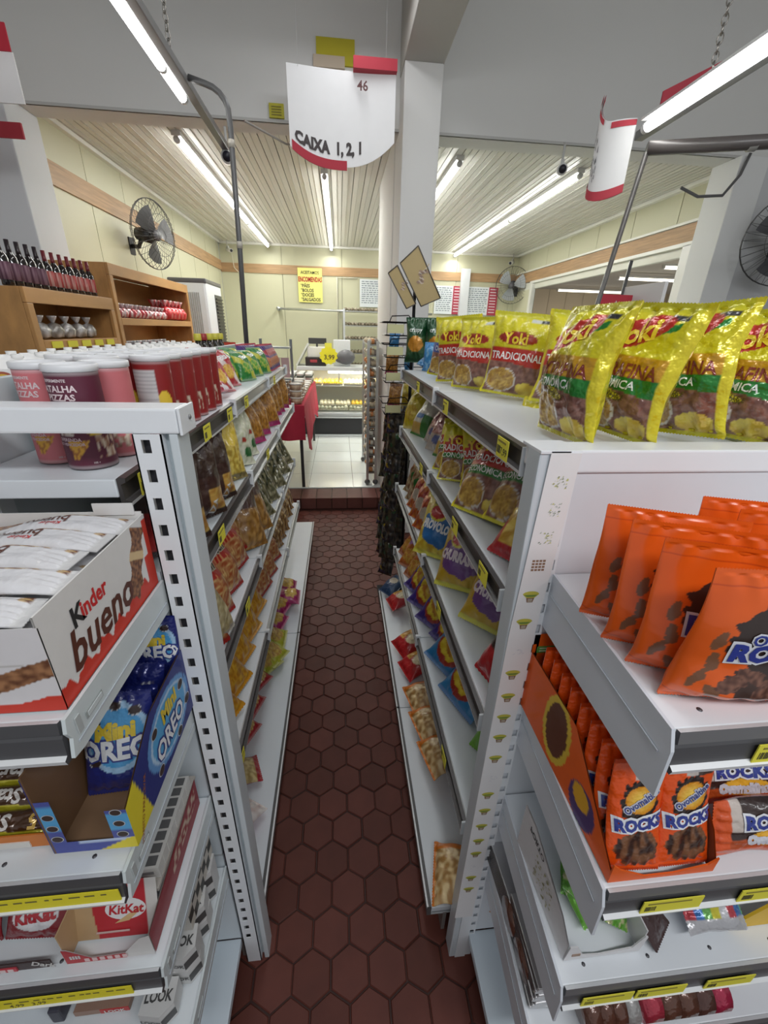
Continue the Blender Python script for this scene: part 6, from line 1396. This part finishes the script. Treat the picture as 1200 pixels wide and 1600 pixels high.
for i, (p, x, y, rz, rx, z) in enumerate([(ov, .396, .402, -24, 0, 0), (ov2, .398, .354, -22, 0, 0), (ov2, .403, .312, -22, 2, 0), (ov, .412, .276, -9, 2, 0)]):
    put(p, (x, y + .012, 1.266), rz, rx, label='orange ROCKS pouch in the left row, %s' % ['farthest back', 'second from the back', 'third from the back', 'front one, most of it seen'][i], cat='pouch', group=OG)
for i in range(4): put([ov, ov2][i % 2], (.545 + i * .01, .44 - i * .05, 1.266), -20, 0, label='orange chocolate pouch in the right row, %s' % ['farthest back', 'second from the back', 'third from the back', 'front one, cut by the picture edge'][i], cat='pouch', group=OG)
# display box of sachets
t = thing('sachet_display_box', 'open orange cardboard display box filled with two rows of chocolate sachets', 'box', (0, 0, 0)); X0, X1, Y0, Y1, Z = .332, .480, .268, .546, .976
def dside(u, v):
    y = u * (Y1 - Y0); z = v * .13
    if ell(y, z, .165, .070, .030, .050) < 1: return (.12, .03, .01)
    if ell(y, z, .165, .070, .040, .062) < 1: return (.72, .50, .04)
    if ell(y, z, .080, .040, .020, .018) < 1: return (.76, .40, .02)
    if ell(y, z, .075, .030, .032, .032) < 1: return (.08, .04, .16)
    return ORG
def DS(u, v, e=0.0): return (X0 + e, Y0 + (1 - u) * (Y1 - Y0) if 0 else Y0 + u * (Y1 - Y0), Z + v * (.022 + .105 * min(1, u * 2.2)))
m = MB(); m.grid(lambda u, v: DS(1 - u, v), lambda u, v: dside(1 - u, v * (.022 + .105 * min(1, (1 - u) * 2.2)) / .13), 80, 40, smooth=False); m.grid(lambda u, v: DS(u, v, .002), (.30, .07, .015), 10, 2, smooth=False); m.build('left_panel', CARD, t)
m = MB(); m.grid(lambda u, v: (X1, Y0 + u * (Y1 - Y0), Z + v * (.02 + .12 * min(1, u * 2.0) ** .6)), (.62, .09, .01), 16, 2); m.grid(lambda u, v: (X1 - .002, Y0 + (1 - u) * (Y1 - Y0), Z + v * (.02 + .12 * min(1, (1 - u) * 2.0) ** .6)), (.16, .05, .02), 16, 2); m.build('right_panel', CARD, t)
m = MB(); m.prism([(X0, Z), (X1, Z), (X1, Z + .028), (X1 - .012, Z + .016), (X0 + .09, Z + .006), (X0 + .05, Z + .006), (X0 + .012, Z + .026), (X0, Z + .038)], 'y', Y0 - .002, Y0, ORG); m.build('front_lip', CARD, t)
m = MB(); m.box(X0, X1, Y1, Y1 + .002, Z, Z + .165, ORG); m.box(X0 + .008, X0 + .052, Y1 - .001, Y1, Z + .125, Z + .139, (.10, .32, .06)); m.box(X0 + .012, X0 + .045, Y1 - .0015, Y1 - .001, Z + .134, Z + .136, (.6, .7, .5)); m.box(X0 + .012, X0 + .040, Y1 - .0015, Y1 - .001, Z + .128, Z + .1305, (.6, .7, .5)); m.build('rear_card', CARD, t)
def paint_sach(u, v):
    if v > .96 or v < .02: return (.55, .07, .01)
    if .38 < u < .92 and .84 < v < .90: return (.55, .5, .46) if u < .6 else (.08, .05, .04)
    q = ell(u, v, .52, .66, .28, .125)
    if q < 1: return mixc((.88, .62, .12), (.74, .30, .01), min(1, q))
    if splat(u, v, .5, .64, .40, .24, 2) < .62: return (.035, .02, .016)
    if v < .40 and splat(u, v, .52, .22, .42, .18, 3) < .8:
        return lumps(u, v, (.05, .02, .012), (.25, .12, .06), 9, 5)
    return ORG
sa = bag('chocolate_sachet', .066, .145, .020, paint_sach, [('Ovomaltine', .52, .655, .0125, (.55, .56, .62), .14, .62, .8, .0007), ('Ovomaltine', .52, .655, .0125, (.04, .06, .25), .02, .62, .8, .0012), ('ROCKS', .52, .455, .0205, (.78, .80, .84), .18, .10, .90, .0009), ('ROCKS', .52, .455, .0205, (.03, .05, .28), .05, .10, .90, .0015)], nu=44, nv=90, seed=115, wr=1.4, mat=FILM, waist=.03)
for j in range(2):
    for i in range(8):
        put(sa, (X0 + .038 + j * .071, Y0 + .012 + i * .031, Z + .004 + i * .001), -3 + 3 * j, -15 + i * 1.5, label='orange chocolate sachet in the open display box, %s column, %s from the front' % (['left', 'right'][j], ORD[i]), cat='sachet', group='orange chocolate sachets in the display box', s=1.1)
# horizontal packs right of it
hp_ = bag('chocolate_pack', .082, .16, .030, lambda u, v: (.70, .12, .02) if v < .14 or v > .88 or u > .8 else ((.62, .55, .50) if (v < .25 and u < .5) else ((.84, .48, .05) if ell(u, v, .62, .55, .16, .22) < 1 else ((.50, .10, .02) if u > .62 else (.05, .025, .02)))), [('Ovomaltine', .64, .52, .018, (.62, .62, .68), .14, PI / 2, .85, .0008), ('ROCKS', .32, .52, .026, (.76, .78, .82), .16, PI / 2, 1, .0009), ('ROCKS', .32, .52, .026, (.03, .05, .28), .05, PI / 2, 1, .0015)], nu=36, nv=80, seed=116, wr=1.5, mat=FILM)
def layside(proto, x, y, z, tilt, rz=0, **k):
    o = put(proto, (0, 0, 0), **k)
    # length runs to the right; the print's lettering (turned a quarter) reads left to right, facing the viewer and leaning back
    o.matrix_local = Matrix.Translation((x, y, z)) @ Matrix.Rotation(math.radians(rz), 4, 'Z') @ Matrix.Rotation(math.radians(-tilt), 4, 'X') @ Matrix(((0, 0, 1, 0), (0, 1, 0, 0), (-1, 0, 0, 0), (0, 0, 0, 1)))
    return o
for i, (x, y, z, tl) in enumerate([(.485, .292, 1.018, 18), (.482, .345, 1.040, 25), (.482, .40, 1.050, 25), (.482, .46, 1.06, 25)]): layside(hp_, x, y, z, tl, label='lying orange and brown chocolate pack right of the sachet box, %s from the front' % ORD[i], cat='pack', group='lying chocolate packs')
# third shelf
t = thing('white_sweets_box', 'open white cardboard sweets box along the left side of the third right shelf', 'box', (0, 0, 0))
m = MB(); m.add([(.340, .290, .702), (.334, .46, .702), (.334, .46, .815), (.334, .42, .818), (.338, .315, .775), (.341, .290, .745)], [(0, 5, 4, 3, 2, 1)], (.70, .69, .70)); m.add([(.342, .290, .702), (.336, .46, .702), (.336, .46, .815), (.336, .42, .818), (.340, .315, .775), (.343, .290, .745)], [(0, 1, 2, 3, 4, 5)], (.62, .6, .6))
r_ = random.Random(2)
m.text('PORTO', lambda u, v: (.3335, u, v), .405, .795, .016, (.06, .06, .06), bold=.02, rot=PI, sx=1)
for k in range(60):
    y = r_.uniform(.34, .40); z = r_.uniform(.722, .775); s_ = r_.uniform(.002, .005); m.quad((.3342, y, z), (.3342, y - s_, z), (.3342, y - s_, z + s_), (.3342, y, z + s_ * .6), (.40, .38, .20))
m.build('left_panel', CARD, t)
m = MB(); m.prism([(.341, .702), (.470, .702), (.475, .745), (.470, .748), (.455, .716), (.40, .708), (.372, .712), (.358, .740), (.345, .742)], 'y', .288, .290, (.66, .65, .66)); m.box(.352, .366, .2872, .288, .714, .720, (.3, .2, .14)); m.build('front_lip', CARD, t)
m = MB(); m.box(.470, .472, .290, .46, .702, .76, (.66, .65, .66)); m.build('right_panel', CARD, t)
sw = bag('green_sweet', .045, .06, .022, lambda u, v: (.16, .42, .05) if nz(u * 4, v * 4) > -.15 else (.62, .62, .35), seed=121, mat=FOIL, wr=2, nu=18, nv=20)
for i, (x, y, z, rz) in enumerate([(.410, .325, .712, 20), (.440, .318, .716, -30), (.455, .35, .712, 10), (.42, .35, .73, 60), (.445, .335, .735, 0), (.395, .36, .714, -20)]): put(sw, (x, y, z), rz, -62, label='light green wrapped sweet in the white box, %s' % ['front left', 'front middle', 'front right', 'middle', 'rear right', 'rear left'][i], cat='sweet', group='green sweets in the white box')
dk = bag('dark_chocolate_bar', .06, .10, .016, lambda u, v: (.07, .03, .03) if v < .6 else (.11, .05, .05), seed=122, wr=1.2, mat=FOIL)
put(dk, (.520, .300, .705), 35, -50, label='dark brown chocolate bar leaning beside the white sweets box', cat='chocolate bar'); put(dk, (.50, .37, .708), 15, -55, label='second dark brown chocolate bar behind the leaning one', cat='chocolate bar')
cw = bag('colourful_wrapper', .06, .10, .02, lambda u, v: [(.50, .06, .08), (.06, .20, .48), (.16, .42, .10), (.66, .60, .05), (.6, .6, .62)][int(v * 7) % 5] if .25 < u < .7 else (.50, .50, .52), seed=123, mat=FOIL, wr=1.6, nu=24, nv=36)
layside(cw, .560, .315, .738, 55, label='crumpled silver wrapper with coloured patches on the third right shelf', cat='wrapper'); layside(cw, .60, .39, .75, 60, 15, label='silver patched wrapper farther back on the third right shelf', cat='wrapper')
m = MB(); m.prism([(.64, .702), (.78, .702), (.78, .80), (.72, .79)], 'y', .300, .304, (.74, .46, .02)); m.prism([(.72, .702), (.78, .702), (.78, .79), (.76, .78)], 'y', .296, .300, (.70, .60, .04)); tag(m.build('yellow_card_box', CARD), 'yellow slanted cardboard edge at the right of the third right shelf', 'box')
# fourth shelf
cb = thing('chocolate_tablet', 'x', 'chocolate bar'); m = MB(); m.box(-.038, .038, -.07, .07, 0, .010, (.55, .55, .56), bev=.002); m.box(-.039, -.030, -.066, .066, .002, .009, (.16, .15, .15)); m.build('tablet', vmat('silver_foil', .3, metal=.7, var=.12, scale=40), cb)
for i in range(8): put(cb, (.375 + .001 * (i % 3), .375, .458 + i * .0108), -3 + 2 * (i % 3), label='silver chocolate tablet in the front stack, %s from the bottom' % ORD[i], cat='chocolate bar', group='stacked silver chocolate tablets')
for i in range(6): put(cb, (.375, .50, .458 + i * .0108), 2, label='silver chocolate tablet in the rear stack, %s from the bottom' % ORD[i], cat='chocolate bar', group='stacked silver chocolate tablets')
def roll(x0, x1, y, z, r, cols, label):
    m = MB(); n = len(cols); L = x1 - x0
    for i, c in enumerate(cols): m.tube([(x0 + L * i / n, y, z), (x0 + L * (i + 1) / n - .001, y, z)], r, c, n=18)
    return tag(m.build('wrapped_roll', FOIL), label, 'roll', 'brown wrapped rolls on the fourth right shelf')
BRN = (.13, .05, .03)
for i in range(3):
    roll(.335 if i else .42, .52, .295 + i * .068, .491, .032, [BRN, BRN, BRN, (.4, .39, .38)], 'brown wrapped roll with a silver end on the fourth right shelf, %s from the front' % ORD[i])
    roll(.53, .70, .295 + i * .068, .491, .032, [(.45, .03, .06), BRN, BRN, (.10, .04, .03), (.45, .02, .07)], 'brown wrapped roll with crimson ends on the fourth right shelf, %s from the front' % ORD[i])
put(bag('orange_pack', .12, .09, .03, lambda u, v: (.68, .12, .02) if v > .3 else (.6, .5, .45), seed=124, wr=1.4), (.80, .31, .458), 0, -40, label='orange pack at the right end of the fourth right shelf', cat='pack')
